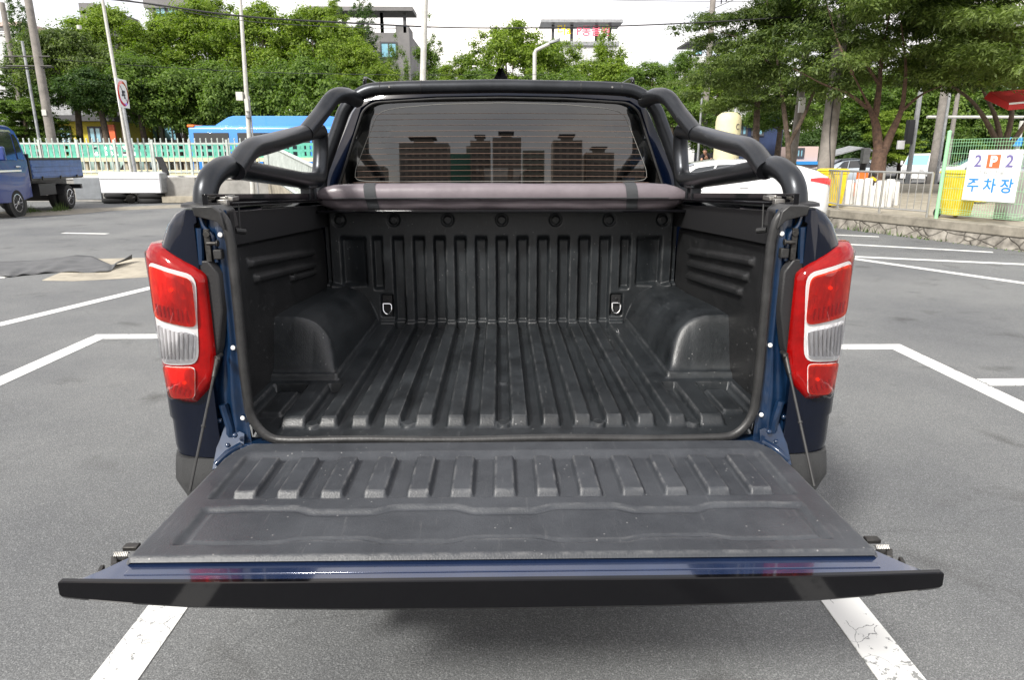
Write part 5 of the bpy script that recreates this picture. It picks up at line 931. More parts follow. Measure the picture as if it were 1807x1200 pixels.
# yellow bollard beside the cab
v = at(548, 320, Y=15.5); mb = MB(); mb.lathe([(.16, 0), (.16, .9), (.15, 1.12), (.08, 1.20)], (0, 0, 0), (0, 0, 1), 20); o = mb.build('yellow_bollard', 'yellow'); o.location = (v.x, v.y, 0); tag(o, 'yellow round topped bollard between the roll bar and the cab', 'bollard')

# ------------------------------------------------------------------ poles, lamps, road sign, cables
def pole(label, px, py, Y, r0, r1, ztop, m, top=None, z0=0, cat='pole', name='utility_pole', group=None):
    b = at(px, py, Y=Y); t = thing(name, label, cat, (b.x, Y, z0), 0, group); d = (0, 0) if not top else ((at(top[0], top[1], Y=Y).x - b.x) / (at(top[0], top[1], Y=Y).z - b.z),) * 1 + (0,)
    mb = MB(); h = ztop - z0; mb.tube([(-d[0] * (b.z - z0), 0, 0), (d[0] * (ztop - b.z), 0, h)], [r0, r1], 16); mb.build('shaft', m, t); return t
p = pole('tall grey concrete utility pole behind the blue truck', 91, 245, 33, .215, .13, 12, 'conc_pole')
for z in (5.9, 5.5): mb = MB(); mb.tube([(-1.4, -.1, z), (.6, -.1, z)], .035, 6); mb.build('cross_arm', 'dsteel', p)
mb = MB(); mb.box(-.10, .10, -.235, -.20, 3.4, 3.65); mb.build('plate', 'wpole', p)
p = pole('shorter concrete utility pole with a lamp at the left edge', 47, 245, 37, .16, .12, 8.9, 'conc_pole', (12, 52)); mb = MB(); mb.obox((-1.2, -.4, 5.6), (.9, .35, .16), (0, .35, 0)); mb.build('flood_lamp', 'cable', p)
p = pole('thin galvanised pole between the two concrete poles', 69, 245, 34, .075, .06, 6.7, 'gpole')
p = pole('slim leaning steel mast crossing behind the round road sign', 222, 245, YF - .2, .062, .05, 9, 'wpole', (181, 0), name='mast'); mb = MB(); mb.lathe([(.075, -.06), (.075, .06)], (-1.05, 0, 5.9), (0, 0, 1), 10); mb.build('joint', 'wpole', p)
p = pole('white mast with a camera box above the roll bar', 440, 245, 24.8, .085, .055, 6.9, 'wpole', (424, 0), name='camera_mast', cat='mast'); mb = MB(); mb.box(-.26, -.04, -.16, .08, 3.45, 3.72); mb.build('camera_box', 'wpole', p); mb = MB(); mb.box(.0, .12, -.14, .0, 3.1, 3.5); mb.build('junction_box', 'wpole', p); mb = MB(); mb.lathe([(.07, 0), (.07, .08), (.03, .12)], (0.07, -.1, 2.98), (0, 0, -1), 12); mb.build('dome_camera', 'gpole', p); mb = MB(); mb.tube([(.14, 0, 0), (.12, 0, 3.6)], .03, 8); mb.build('conduit', 'gpole', p)
mb = MB(); mb.lathe([(.05, 0), (.08, .06), (.03, .12)], (-.36, 0, 6.88), (0, 0, 1), 12); mb.build('beacon', 'gpole', p)
p = pole('straight pale steel pole rising behind the cab roof', 746, 143, 20, .085, .078, 9, 'wpole', (750, 0), name='steel_pole')
p = pole('white street lamp with a bent arm behind the cab roof', 943, 143, 38, .11, .10, at(942, 92, Y=38).z, 'wpole', name='street_lamp', cat='street lamp'); zt = at(942, 92, Y=38).z
mb = MB(); mb.tube(arc([(0, 0, zt - .1), (.05, 0, zt + .1), (.75, 0, zt + .42)], 5, .15), .09, 10); mb.build('arm', 'wpole', p); mb = MB(); mb.loft([[(.7 + a, -w_, zt + .40 + b), (.7 + a, w_, zt + .40 + b), (.7 + a, w_, zt + .54 + b), (.7 + a, -w_, zt + .54 + b)] for a, w_, b in ((0, .07, 0), (.2, .16, .04), (.5, .16, .12), (.62, .06, .18))]); mb.build('lamp_head', 'gpole', p, bevel=.02)
# round road sign
b = at(231, 250, Y=YF - .3); p = thing('road_sign', 'round white road sign with red rim and dark diagonal bar on a grey post', 'road sign', (b.x, YF - .3, 0)); q = at(216, 165, Y=YF - .3)
mb = MB(); mb.tube([(.05, 0, 0), (at(211, 150, Y=YF - .3).x - b.x, 0, at(211, 150, Y=YF - .3).z)], .055, 12); mb.build('post', 'gpole', p)
SG = bpy.data.objects.new('sign_face', None); COL.objects.link(SG); bpy.data.objects.remove(SG)
nrm = Vector((.994, .10, 0)).normalized(); c = Vector((q.x - b.x + .06, -.08, q.z)); rr_ = .42
mb = MB(); mb.obox(c - nrm * .012, (.03, .88, .95), (0, 0, math.atan2(nrm.y, nrm.x))); bd = mb.build('sign_plate', 'sgn', p, bevel=.01)
mb = MB(); mb.lathe([(rr_, 0), (rr_, .008), (rr_ * .99, .010)], c + nrm * .004, nrm, 40); mb.build('red_disc', 'tail', bd); mb = MB(); mb.lathe([(rr_ * .78, .010), (rr_ * .78, .016)], c + nrm * .004, nrm, 40); mb.build('white_disc', 'sgn', bd)
mb = MB(); h_ = Vector((-nrm.y, nrm.x, 0)); 
def sq(cx, cz, w_, hh, an):
    o_ = c + nrm * .024 + h_ * cx + Vector((0, 0, cz)); a = h_ * math.cos(an) + Vector((0, 0, math.sin(an))); bb = -h_ * math.sin(an) + Vector((0, 0, math.cos(an))); mb.add([o_ + a * w_ + bb * hh, o_ - a * w_ + bb * hh, o_ - a * w_ - bb * hh, o_ + a * w_ - bb * hh], [(0, 1, 2, 3)])
sq(0, 0, .30, .022, -.9); sq(.02, .06, .12, .045, 0); sq(-.02, -.05, .15, .03, .1); sq(.05, -.13, .05, .04, 0); sq(-.08, .0, .04, .09, .2)
mb.build('symbol', 'textd', bd, smooth=False)
# right hand poles
p = pole('thick concrete utility pole in front of the feathery tree crowns', 1462, 250, 23.6, .27, .20, 6.0, 'conc_pole', z0=.376)
mb = MB(); mb.lathe([(.245, 0), (.243, .62)], (.0, 0, .05), (0, 0, 1), 20); mb.build('warning_band', 'yellow', p); mb = MB()
for k in range(3): mb.lathe([(.249, 0), (.248, .09)], (.0, 0, .12 + k * .2), (0, 0, 1), 20)
mb.build('band_stripes', 'cable', p)
mb = MB(); mb.tube(arc([(-.1, -.24, 4.2), (-.12, -.24, 2.0), (.06, -.26, .8), (.02, -.25, .1)], 5, .5), .018, 6); mb.build('pole_cable', 'cable', p)
p = pole('slimmer concrete pole with a white insulator left of the thick pole', 1398, 285, 30, .17, .13, 9, 'conc_pole', (1411, 183), z0=.376); mb = MB(); mb.box(-.04, .2, -.25, -.1, 3.0, 3.6); mb.build('pole_box', 'sgn', p)
pole('pale concrete pole above the person in black', 1241, 245, 40, .17, .15, 12, 'conc_pole', z0=.0); pole('thin grey pole just left of the cream column', 1234, 240, 36, .06, .05, 4.7, 'gpole')
p = pole('distant lattice power pole above the trees', 1251, 80, 60, .18, .13, at(1256, -8, Y=60).z, 'gpole', (1256, 0)); v = at(1256, 10, Y=60)
for dz in (0, -1.3): mb = MB(); mb.tube([(-.4, 0, v.z - .4 + dz), (1.7, -.5, v.z + .45 + dz)], .06, 6); mb.build('cross_arm', 'gpole', p)
for k in range(3): mb = MB(); mb.tube([(.7 + k * .4, -.2, v.z + .05 + k * .16), (.7 + k * .4, -.2, v.z + .55 + k * .16)], .06, 6); mb.build('insulator', 'textd', p)
p = pole('traffic signal pole right of the forked tree', 1607, 280, 34, .12, .10, 6.3, 'gpole', (1618, 205), z0=.0, name='traffic_signal', cat='traffic signal'); mb = MB(); mb.box(-.42, -.15, -.2, .1, 2.2, 3.3); mb.build('signal_head', 'cable', p); mb = MB(); mb.box(-.78, -.45, -.1, 0, 1.95, 2.35); mb.build('sign_plate', 'sgn', p)
pole('grey concrete pole right of the white cargo truck', 1653, 250, 36, .20, .17, 8, 'conc_pole', z0=.0); pole('slim steel pole beside the grey concrete pole', 1663, 250, 35, .07, .06, 7, 'gpole', z0=.0); pole('narrow concrete pole left of the mesh fence post', 1677, 250, 38, .13, .10, 6.5, 'conc_pole', z0=.0)
v0, v1 = at(1636, 206, Y=37), at(1805, 207, Y=37); p = thing('gantry', 'white horizontal signal gantry beam beyond the forked tree', 'gantry', (v1.x, 37, .012)); mb = MB(); mb.tube([(v0.x - v1.x, 0, v0.z - .012), (0, 0, v0.z - .012)], .075, 10); mb.build('beam', 'wpole', p); mb = MB(); mb.tube([(0, 0, 0), (0, 0, v0.z - .2)], .11, 10); mb.build('post', 'wpole', p); v = at(1794, 236, Y=36.8)
mb = MB(); mb.box(v.x - v1.x - .45, v.x - v1.x + .35, -.25, -.2, v.z - .62, v.z - .18); mb.build('street_sign', 's_bl', p)
v = at(1795, 40, Y=20); p = thing('street_lamp', 'bright white lamp head reaching in at the upper right edge', 'street lamp', (v.x + 1.6, v.y, .376)); mb = MB(); mb.tube(arc([(0, 0, 0), (0, 0, v.z - .2), (-1.2, 0, v.z - .376)], 5, .4), .06, 10); mb.build('post', 'wpole', p); mb = MB(); mb.loft([[(-1.15 - a, -w_, v.z - .43 - b), (-1.15 - a, w_, v.z - .43 - b), (-1.15 - a, w_, v.z - .32 - b), (-1.15 - a, -w_, v.z - .32 - b)] for a, w_, b in ((0, .06, 0), (.2, .12, .01), (.5, .12, .04), (.62, .05, .06))]); mb.build('lamp_head', 'sgn', p, bevel=.02)
# awning top right, shelter
v = at(1772, 182, Y=20); t = thing('shop_awning', 'red awning with white band cut by the right edge', 'awning', (v.x, v.y, .376)); zz0 = v.z - .376
mb = MB(); mb.add([(0, -.2, zz0 - .20), (2.6, -.2, zz0 + .02), (2.6, 1.2, zz0 + .35), (0.2, 1.2, zz0 + .22), (0, -.2, zz0 - .02), (2.6, -.2, zz0 + .22), (2.6, 1.2, zz0 + .55), (.35, 1.2, zz0 + .42)], [(0, 3, 2, 1), (4, 5, 6, 7), (0, 1, 5, 4), (1, 2, 6, 5), (2, 3, 7, 6), (3, 0, 4, 7)]); mb.build('awning_cloth', 'awn', t, bevel=.01)
mb = MB(); mb.add([(-.01, -.215, zz0 - .05), (2.6, -.215, zz0 + .17), (2.6, -.215, zz0 + .22), (-.01, -.215, zz0 - .0)], [(0, 1, 2, 3)]); mb.build('white_band', 'sgn', t, smooth=False); mb = MB(); mb.tube([(2.4, .5, 0), (2.4, .5, zz0 + .2)], .05, 8); mb.build('post', 'gpole', t)
v = at(1512, 262, Y=38); t = thing('shelter', 'light steel framed shelter roof behind the passing suv', 'shelter', (v.x, v.y, .012)); zz0 = v.z - .012
mb = MB(); mb.add([(-1.35, 0, zz0 - .45), (.2, -.2, zz0 + .0), (1.5, 0, zz0 - .25), (1.5, 1.5, zz0 - .15), (.2, 1.3, zz0 + .1), (-1.35, 1.5, zz0 - .35)] + [(-1.35, 0, zz0 - .38), (.2, -.2, zz0 + .07), (1.5, 0, zz0 - .18), (1.5, 1.5, zz0 - .08), (.2, 1.3, zz0 + .17), (-1.35, 1.5, zz0 - .28)], [(0, 1, 4, 5), (1, 2, 3, 4), (6, 11, 10, 7), (7, 10, 9, 8), (0, 6, 7, 1), (1, 7, 8, 2), (2, 8, 9, 3), (0, 5, 11, 6)]); mb.build('roof', 'gpole', t)
for x in (-1.2, 1.4): mb = MB(); mb.tube([(x, .1, 0), (x, .1, zz0 - .3)], .04, 8); mb.build('post', 'gpole', t)
v = at(1519, 290, Y=30); t = thing('meter_post', 'dark post with a small white box in front of the shelter', 'post', (v.x, v.y, .012)); mb = MB(); mb.tube([(0, 0, 0), (.12, 0, 1.3)], .13, 8); mb.build('post', 'cable', t); mb = MB(); mb.box(-.02, .28, -.15, .1, 1.3, 1.95); mb.build('meter_box', 'gpole', t, bevel=.02)
# overhead cables
def cable(label, pts, r, Ys):
    P = [at(px, py, Y=Y) for (px, py), Y in zip(pts, Ys)]; mb = MB(); mb.tube(arc(P, 6, 6), r, 6); return tag(mb.build('overhead_cable', 'cable'), label, 'cable', 'overhead cables')
cable('thick bundled black cable running from the upper left down to mid sky', [(60, -14), (228, 0), (420, 29), (620, 40), (760, 47)], .026, (22, 22.5, 23, 24, 25)); cable('thin black cable rising across the open sky to the right tree', [(560, 36), (760, 47.5), (900, 49), (1080, 46), (1260, 38), (1500, 22)], .022, (24, 24.8, 25, 25, 25, 25))
cable('second thin cable just below the bundled one', [(200, -6), (420, 38), (620, 48), (700, 49)], .010, (24, 24, 24, 24)); cable('low dark cable between the concrete poles on the left', [(-20, 117), (40, 121), (70, 120), (95, 118)], .03, (33, 33, 33, 33)); cable('faint low cable crossing the dark tree line at the centre', [(95, 104), (400, 126), (700, 132), (960, 131)], .012, (30, 34, 34, 36)); cable('highest thin wire at the top of the sky', [(960, -4), (1150, 1), (1400, 2)], .02, (50, 55, 55))

# ------------------------------------------------------------------ cream column, person
v = at(1283, 250, Y=25); t = thing('air_column', 'cream round topped advertising column with dark vertical lettering behind the car', 'column', (v.x, v.y, .376)); zt = at(1283, 197, Y=25).z - .376
mb = MB(); mb.lathe([(.30, 0), (.32, .5), (.43, .8), (.44, 1.2), (.44, zt - .32), (.40, zt - .14), (.26, zt - .03), (.03, zt)], (0, 0, 0), (0, 0, 1), 36); mb.build('column_body', 'cream', t, ang=60)
for k, ch in enumerate('CHTX'):
    a = R(-64); text(ch, .27, 'lettering', 'textd', t, (math.cos(a) * .452, math.sin(a) * .452, zt - .52 - .42 * k), (R(90), 0, R(90) + a), .004, 'CENTER', .8)
for k, ch in enumerate('BI'):
    a = R(-64); text(ch, .25, 'lettering', 'textd', t, (math.cos(a) * .452, math.sin(a) * .452, zt - 2.35 - .35 * k) if k == 0 else (math.cos(a) * .44, math.sin(a) * .44, .95), (R(90), 0, R(90) + a), .004, 'CENTER', .8)
def skin_mesh(name, m, parent, verts, edges, rad, root=0, sub=2):
    me = bpy.data.meshes.new(name); me.from_pydata([tuple(v) for v in verts], edges, []); o = bpy.data.objects.new(name, me); COL.objects.link(o)
    s = o.modifiers.new('skin', 'SKIN'); s.use_smooth_shade = True
    if not me.skin_vertices: 
        bpy.context.view_layer.objects.active = o
    for i, r_ in enumerate(rad): sv = me.skin_vertices[0].data[i]; sv.radius = r_ if hasattr(r_, '__len__') else (r_, r_); sv.use_root = (i == root)
    u = o.modifiers.new('sub', 'SUBSURF'); u.levels = sub; u.render_levels = sub
    dg = bpy.context.evaluated_depsgraph_get(); me2 = bpy.data.meshes.new_from_object(o.evaluated_get(dg)); bpy.data.objects.remove(o); me2.name = name
    q = bpy.data.objects.new(name, me2); COL.objects.link(q); me2.materials.clear(); me2.materials.append(M[m]); me2.shade_smooth(); q.parent = parent; return q
v = at(1248, 285, Y=30.95); pt = thing('person', 'person in a black T shirt with short black hair leaning forearms on the far railing', 'person', (v.x, v.y + .25, .376))
# pelvis, spine bent towards the rail (-y) and to the left (-x)
J = dict(pel=(.18, .15, .92), wai=(.14, .08, 1.06), che=(.02, -.10, 1.22), nck=(-.09, -.22, 1.34), chin=(-.13, -.28, 1.36), hed=(-.155, -.31, 1.45), crn=(-.15, -.29, 1.53),
         lsh=(-.18, -.06, 1.26), lel=(-.26, -.26, 1.03), lwr=(-.42, -.42, 1.02), lhd=(-.48, -.44, 1.02), rsh=(.14, -.26, 1.27), rel=(.12, -.46, 1.02), rwr=(-.16, -.48, 1.02), rhd=(-.23, -.47, 1.02),
         lhp=(.08, .16, .90), lkn=(.05, .10, .50), lan=(.02, .22, .09), lto=(-.04, .06, .03), rhp=(.28, .14, .90), rkn=(.34, .10, .50), ran=(.38, .26, .09), rto=(.34, .10, .03))
ks = list(J); E_ = [('pel', 'wai'), ('wai', 'che'), ('che', 'nck'), ('nck', 'chin'), ('chin', 'hed'), ('hed', 'crn'), ('che', 'lsh'), ('lsh', 'lel'), ('lel', 'lwr'), ('lwr', 'lhd'), ('che', 'rsh'), ('rsh', 'rel'), ('rel', 'rwr'), ('rwr', 'rhd'), ('pel', 'lhp'), ('lhp', 'lkn'), ('lkn', 'lan'), ('lan', 'lto'), ('pel', 'rhp'), ('rhp', 'rkn'), ('rkn', 'ran'), ('ran', 'rto')]
V = [J[k] for k in ks]; ED = [(ks.index(a), ks.index(b)) for a, b in E_]; RD = dict(pel=.13, wai=.12, che=.135, nck=.058, chin=.07, hed=.093, crn=.065, lsh=.065, rsh=.065, lel=.043, rel=.043, lwr=.028, rwr=.028, lhd=.034, rhd=.034, lhp=.09, rhp=.09, lkn=.06, rkn=.06, lan=.04, ran=.04, lto=.04, rto=.04)
# fingers as short chains from each palm
for hnd, wr, dx in (('lhd', 'lwr', -1), ('rhd', 'rwr', -1)):
    b = Vector(J[hnd])
    for f in range(4):
        L_ = (.060, .070, .066, .052)[f]; p0 = b + Vector((-.03, -.027 + f * .018, .0)); p1 = p0 + Vector((-L_ * .6, 0, .004)); p2 = p1 + Vector((-L_ * .4, 0, -.022))
        i0 = len(V); V += [tuple(p0), tuple(p1), tuple(p2)]; ks += ['f%d%s%d' % (f, hnd, q) for q in range(3)]; ED += [(ks.index(hnd), i0), (i0, i0 + 1), (i0 + 1, i0 + 2)]
        for q in range(3): RD[ks[i0 + q]] = (.010, .009, .0075)[q]
    i0 = len(V); p0 = b + Vector((.005, -.035, .012)); p1 = p0 + Vector((-.03, -.022, .006)); V += [tuple(p0), tuple(p1)]; ks += ['t0' + hnd, 't1' + hnd]; ED += [(ks.index(hnd), i0), (i0, i0 + 1)]; RD[ks[i0]] = .012; RD[ks[i0 + 1]] = .009
skin_mesh('body', 'skin', pt, V, ED, [RD[k] for k in ks])
TS = ['pel', 'wai', 'che', 'nck', 'lsh', 'rsh']; tv = [J[k] for k in TS] + [tuple(Vector(J['lsh']).lerp(Vector(J['lel']), .62)), tuple(Vector(J['rsh']).lerp(Vector(J['rel']), .62))]
skin_mesh('t_shirt', 'shirt', pt, tv, [(0, 1), (1, 2), (2, 3), (2, 4), (2, 5), (4, 6), (5, 7)], [.15, .145, .165, .07, .09, .09, .075, .075])
TR_ = ['pel', 'lhp', 'lkn', 'lan', 'rhp', 'rkn', 'ran']; skin_mesh('trousers', 'trousers', pt, [J[k] for k in TR_], [(0, 1), (1, 2), (2, 3), (0, 4), (4, 5), (5, 6)], [.145, .10, .075, .06, .10, .075, .06])
mb = MB(); c = Vector(J['hed']) + Vector((.012, .018, .045)); mb.grid(18, 10, lambda u, v: tuple(c + Vector((.098 * math.cos(u * 6.2832) * math.cos(v * 1.57), .112 * math.sin(u * 6.2832) * math.cos(v * 1.57), .078 * math.sin(v * 1.57) - .03 * (math.cos(v * 1.57)) * (1 if math.sin(u * 6.2832) > -.2 else -.3))))); mb.build('hair', 'hair', pt)
fc = Vector(J['hed']) + Vector((-.03, -.092, -.005))
mb = MB(); mb.lathe([(.010, 0), (.013, .02), (.004, .03)], fc + Vector((0, .01, -.012)), (0, -1, -.5), 8); mb.build('nose', 'skin', pt)
for s in (-1, 1): mb = MB(); mb.lathe([(.009, 0), (.006, .004)], fc + Vector((s * .032, .012, .018)), (0, -1, 0), 8); mb.build('eye', 'hair', pt); mb = MB(); mb.lathe([(.012, -.006), (.018, .0), (.01, .008)], Vector(J['hed']) + Vector((s * .093, 0, 0)), (s, 0, 0), 10); mb.build('ear', 'skin', pt)
mb = MB(); mb.obox(fc + Vector((0, .004, -.048)), (.042, .008, .007)); mb.build('mouth', 'tail', pt)

# ------------------------------------------------------------------ buildings
def building(name, label, px0, px1, Y, pytop, dep, m, wins=(), pc=None, z0=0, extra=None):
    pc = pc or (px0 + px1) / 2; a, b = at(px0, pytop, Y=Y).x, at(px1, pytop, Y=Y).x; zt = at(pc, pytop, Y=Y).z; t = thing(name, label, 'building', ((a + b) / 2, Y, z0)); h = (b - a) / 2
    mb = MB(); mb.box(-h, h, 0, dep, 0, zt - z0); mb.build('wall', m, t)
    for (wx0, wx1, wy0, wy1) in wins:
        xa_, xb_ = at(wx0, wy0, Y=Y).x - (a + b) / 2, at(wx1, wy0, Y=Y).x - (a + b) / 2; za, zb_ = at(pc, wy1, Y=Y).z - z0, at(pc, wy0, Y=Y).z - z0
        mb = MB(); f = .12; mb.box(xa_ - f, xb_ + f, -.08, .02, za - f, za); mb.box(xa_ - f, xb_ + f, -.08, .02, zb_, zb_ + f); mb.box(xa_ - f, xa_, -.08, .02, za, zb_); mb.box(xb_, xb_ + f, -.08, .02, za, zb_); mb.box((xa_ + xb_) / 2 - .05, (xa_ + xb_) / 2 + .05, -.07, .02, za, zb_); w_ = mb.build('window', 'textd', t); mb = MB(); mb.box(xa_, xb_, -.04, -.005, za, zb_); mb.build('pane', 'bwin', w_)
    return t, h, zt - z0
def slab(t, name, m, x0, x1, y0, y1, z0, z1): mb = MB(); mb.box(x0, x1, y0, y1, z0, z1); return mb.build(name, m, t)
t, h, zt = building('grey_office_building', 'grey clad building with blue window and rooftop pergola above the dark conifers', 556, 722, 60, 57, 16, 'brick', [(673, 698, 76, 100), (600, 640, 76, 100), (673, 698, 130, 154), (600, 640, 130, 154)], 700)
slab(t, 'pergola_slab', 'brick', -h - .4, h + .4, -.5, 2.4, zt + 1.55, zt + 1.85); slab(t, 'roof_block', 'brick', h - 1.1, h - .05, .1, 3, zt, zt + .55)
for x in (-h + .5, -1.5, 1.6, h - 2.2, h - .35): slab(t, 'pergola_post', 'roofd', x - .12, x + .12, .1, .35, zt, zt + 1.5)
for z in (.35, .75): slab(t, 'roof_rail', 'gpole', -h, h - 1.1, .15, .2, zt + z, zt + z + .05)
t, h, zt = building('sign_building', 'pale building with grey flat canopy and pink rooftop Korean letters behind the trees', 962, 1088, 95, 80, 20, 'bwhite', (), 1050)
slab(t, 'roof_band', 'gpole', -h - .3, h + .3, -.3, 10, zt, zt + .5); slab(t, 'canopy', 'gpole', -h - .6, h + .6, -.9, 4, zt + 2.65, zt + 3.0)
for x in (-h + 1, -1.2, 2.0, h - .9): slab(t, 'canopy_post', 'roofd', x - .18, x + .18, .1, .45, zt + .55, zt + 2.55)
text('더a', 1.35, 'rooftop_letters', 'yellow', t, (h - 6.9, -.3, zt + 1.75), (R(90), 0, 0), .15, 'CENTER', 1, .02); text('P동물원', 1.35, 'rooftop_letters', 'pink', t, (h - 3.1, -.3, zt + 1.65), (R(90), 0, 0), .15, 'CENTER', 1, .02)
t, h, zt = building('distant_house', 'distant building with a projecting brown roof edge beyond the right trees', 1222, 1290, 80, 98, 14, 'bwhite', [(1226, 1238, 84, 95)], 1250); slab(t, 'roof', 'roofd', -h - .8, h + 1, -.6, 4, zt + 1.2, zt + 1.4); slab(t, 'roof_post', 'dkwall', -h + .2, -h + 1.0, 0, .8, zt, zt + 1.2)
t, h, zt = building('white_apartment_house', 'white rendered house with attic windows above the left trees', 262, 345, 70, 14, 14, 'bwhite', [(274, 290, 10, 30), (296, 314, 8, 28), (325, 338, 12, 30)], 300); mb = MB(); mb.prism([(-h - .3, zt), (h + .9, zt), (h - 1.6, zt + 2.2), (-h - .3, zt + 2.2)], -.3, 12, lambda a, b, q: (a, q, b)); mb.build('roof', 'brick', t)
t, h, zt = building('grey_tower_block', 'small grey rooftop block between the upper left trees', 138, 164, 68, 4, 8, 'brick', (), 150)
t, h, zt = building('pink_roofed_house', 'pale house with pinkish roof slabs and white louvres at the upper left edge', -40, 38, 75, 62, 12, 'bwhite', (), 15); slab(t, 'roof_slab', 'pinkr', -h - .4, h + .6, -.6, 10, zt + .8, zt + 1.2)
for k in range(4): slab(t, 'louvre', 'sgn', -h, h, -.2, -.1, zt + .1 + k * .17, zt + .2 + k * .17)
for x in (-h + .3, 0, h - .3): slab(t, 'roof_post', 'bwhite', x - .12, x + .12, .0, .3, zt, zt + .8)
t, h, zt = building('yellow_shop', 'yellow fronted low shop under a dark roof behind the left trees', 100, 200, 46, 214, 8, 'shop', [(106, 122, 226, 250), (158, 176, 226, 250)], 150); slab(t, 'roof', 'roofd', -h - .5, h + .5, -.8, 8, zt, zt + .35); slab(t, 'sign_band', 's_or', h - .3, h + .1, -.2, -.02, zt - 1.6, zt - .2); slab(t, 'canopy', 'gpole', -h, -h + 1.5, -.8, 0, zt + .35, zt + 2.0)
t, h, zt = building('shop_row', 'pale low shop row with dark glazing half hidden in the tree shade', 240, 640, 51, 206, 8, 'bwhite', [(x, x + 26, 222, 246) for x in range(250, 620, 40)], 440); slab(t, 'fascia', 'roofd', -h, h, -.5, 0, zt - .3, zt + .1)
t, h, zt = building('blue_glass_building', 'dark blue building behind the cream column', 1296, 1385, 42, 200, 8, 'dkwall', [(1304, 1316, 222, 236), (1330, 1345, 222, 236)], 1340); slab(t, 'fascia', 'bwhite', -h - .2, h - 1.8, -.6, -.05, zt - .4, zt + .5)
t, h, zt = building('low_kiosk', 'low pale kiosk with a blue stripe between the right poles', 1405, 1445, 44, 258, 5, 'pinkr', [(1408, 1416, 264, 275)], 1430); slab(t, 'fascia', 's_bl', -h, h + 1.5, -.3, 0, zt - 1.1, zt - .9)
# apartment towers behind the camera, seen in the rear window's reflection
def tower(label, px0, px1, D, H, m='apt', flare=True):
    a, b = (px0 - 888) / 1205 * (D + 6.8), (px1 - 888) / 1205 * (D + 6.8); t = thing('apartment_tower', label, 'apartment tower', ((a + b) / 2, -D, 0), 0, 'apartment towers mirrored in the rear window'); h = (b - a) / 2
    mb = MB(); mb.box(-h, h, -14, 0, 0, H); mb.build('wall', m, t)
    if flare: slab(t, 'roof_slab', 'roofd', -h * .6, h * .5, -8, 1, H + 2.0, H + 2.7); slab(t, 'stair_head', m, -h * .4, h * .35, -8, -.5, H, H + 2.0)
    mb = MB(); nc = max(2, int(h * 2 / 3.2)); nf = int(H / 2.9)
    for i in range(nc):
        for j in range(nf): x = -h + (i + .5) * 2 * h / nc; z = 1.2 + j * 2.9; mb.box(x - h / nc * .62, x + h / nc * .62, .0, .12, z, z + 1.5)
    mb.build('windows', 'aptw', t, smooth=False)
tower('long low apartment slab mirrored at the left of the rear window', 585, 690, 360, 42, 'apt', False); tower('broad brown apartment tower mirrored left of the window centre', 716, 800, 320, 48); tower('slim apartment tower mirrored just left of the window centre', 838, 872, 340, 52)
tower('tall apartment tower mirrored at the window centre', 876, 925, 330, 52); tower('pale apartment block mirrored just right of centre', 928, 965, 360, 50, 'aptg', False); tower('apartment tower with wide roof slab mirrored right of centre', 980, 1030, 325, 50); tower('lower apartment tower mirrored at the right of the window', 1036, 1085, 330, 45); tower('low far apartment slab mirrored at the window right edge', 1090, 1180, 370, 42, 'apt', False)
t = thing('green_netting_building', 'building wrapped in green netting mirrored in the rear window', 'building', (-19, -350, 0)); mb = MB(); mb.box(-11, 11, -10, 0, 0, 47); mb.build('wall', 'net', t); mb = MB(); mb.box(2, 10, -8, -1, 47, 51); mb.build('upper_storey', 'aptg', t)

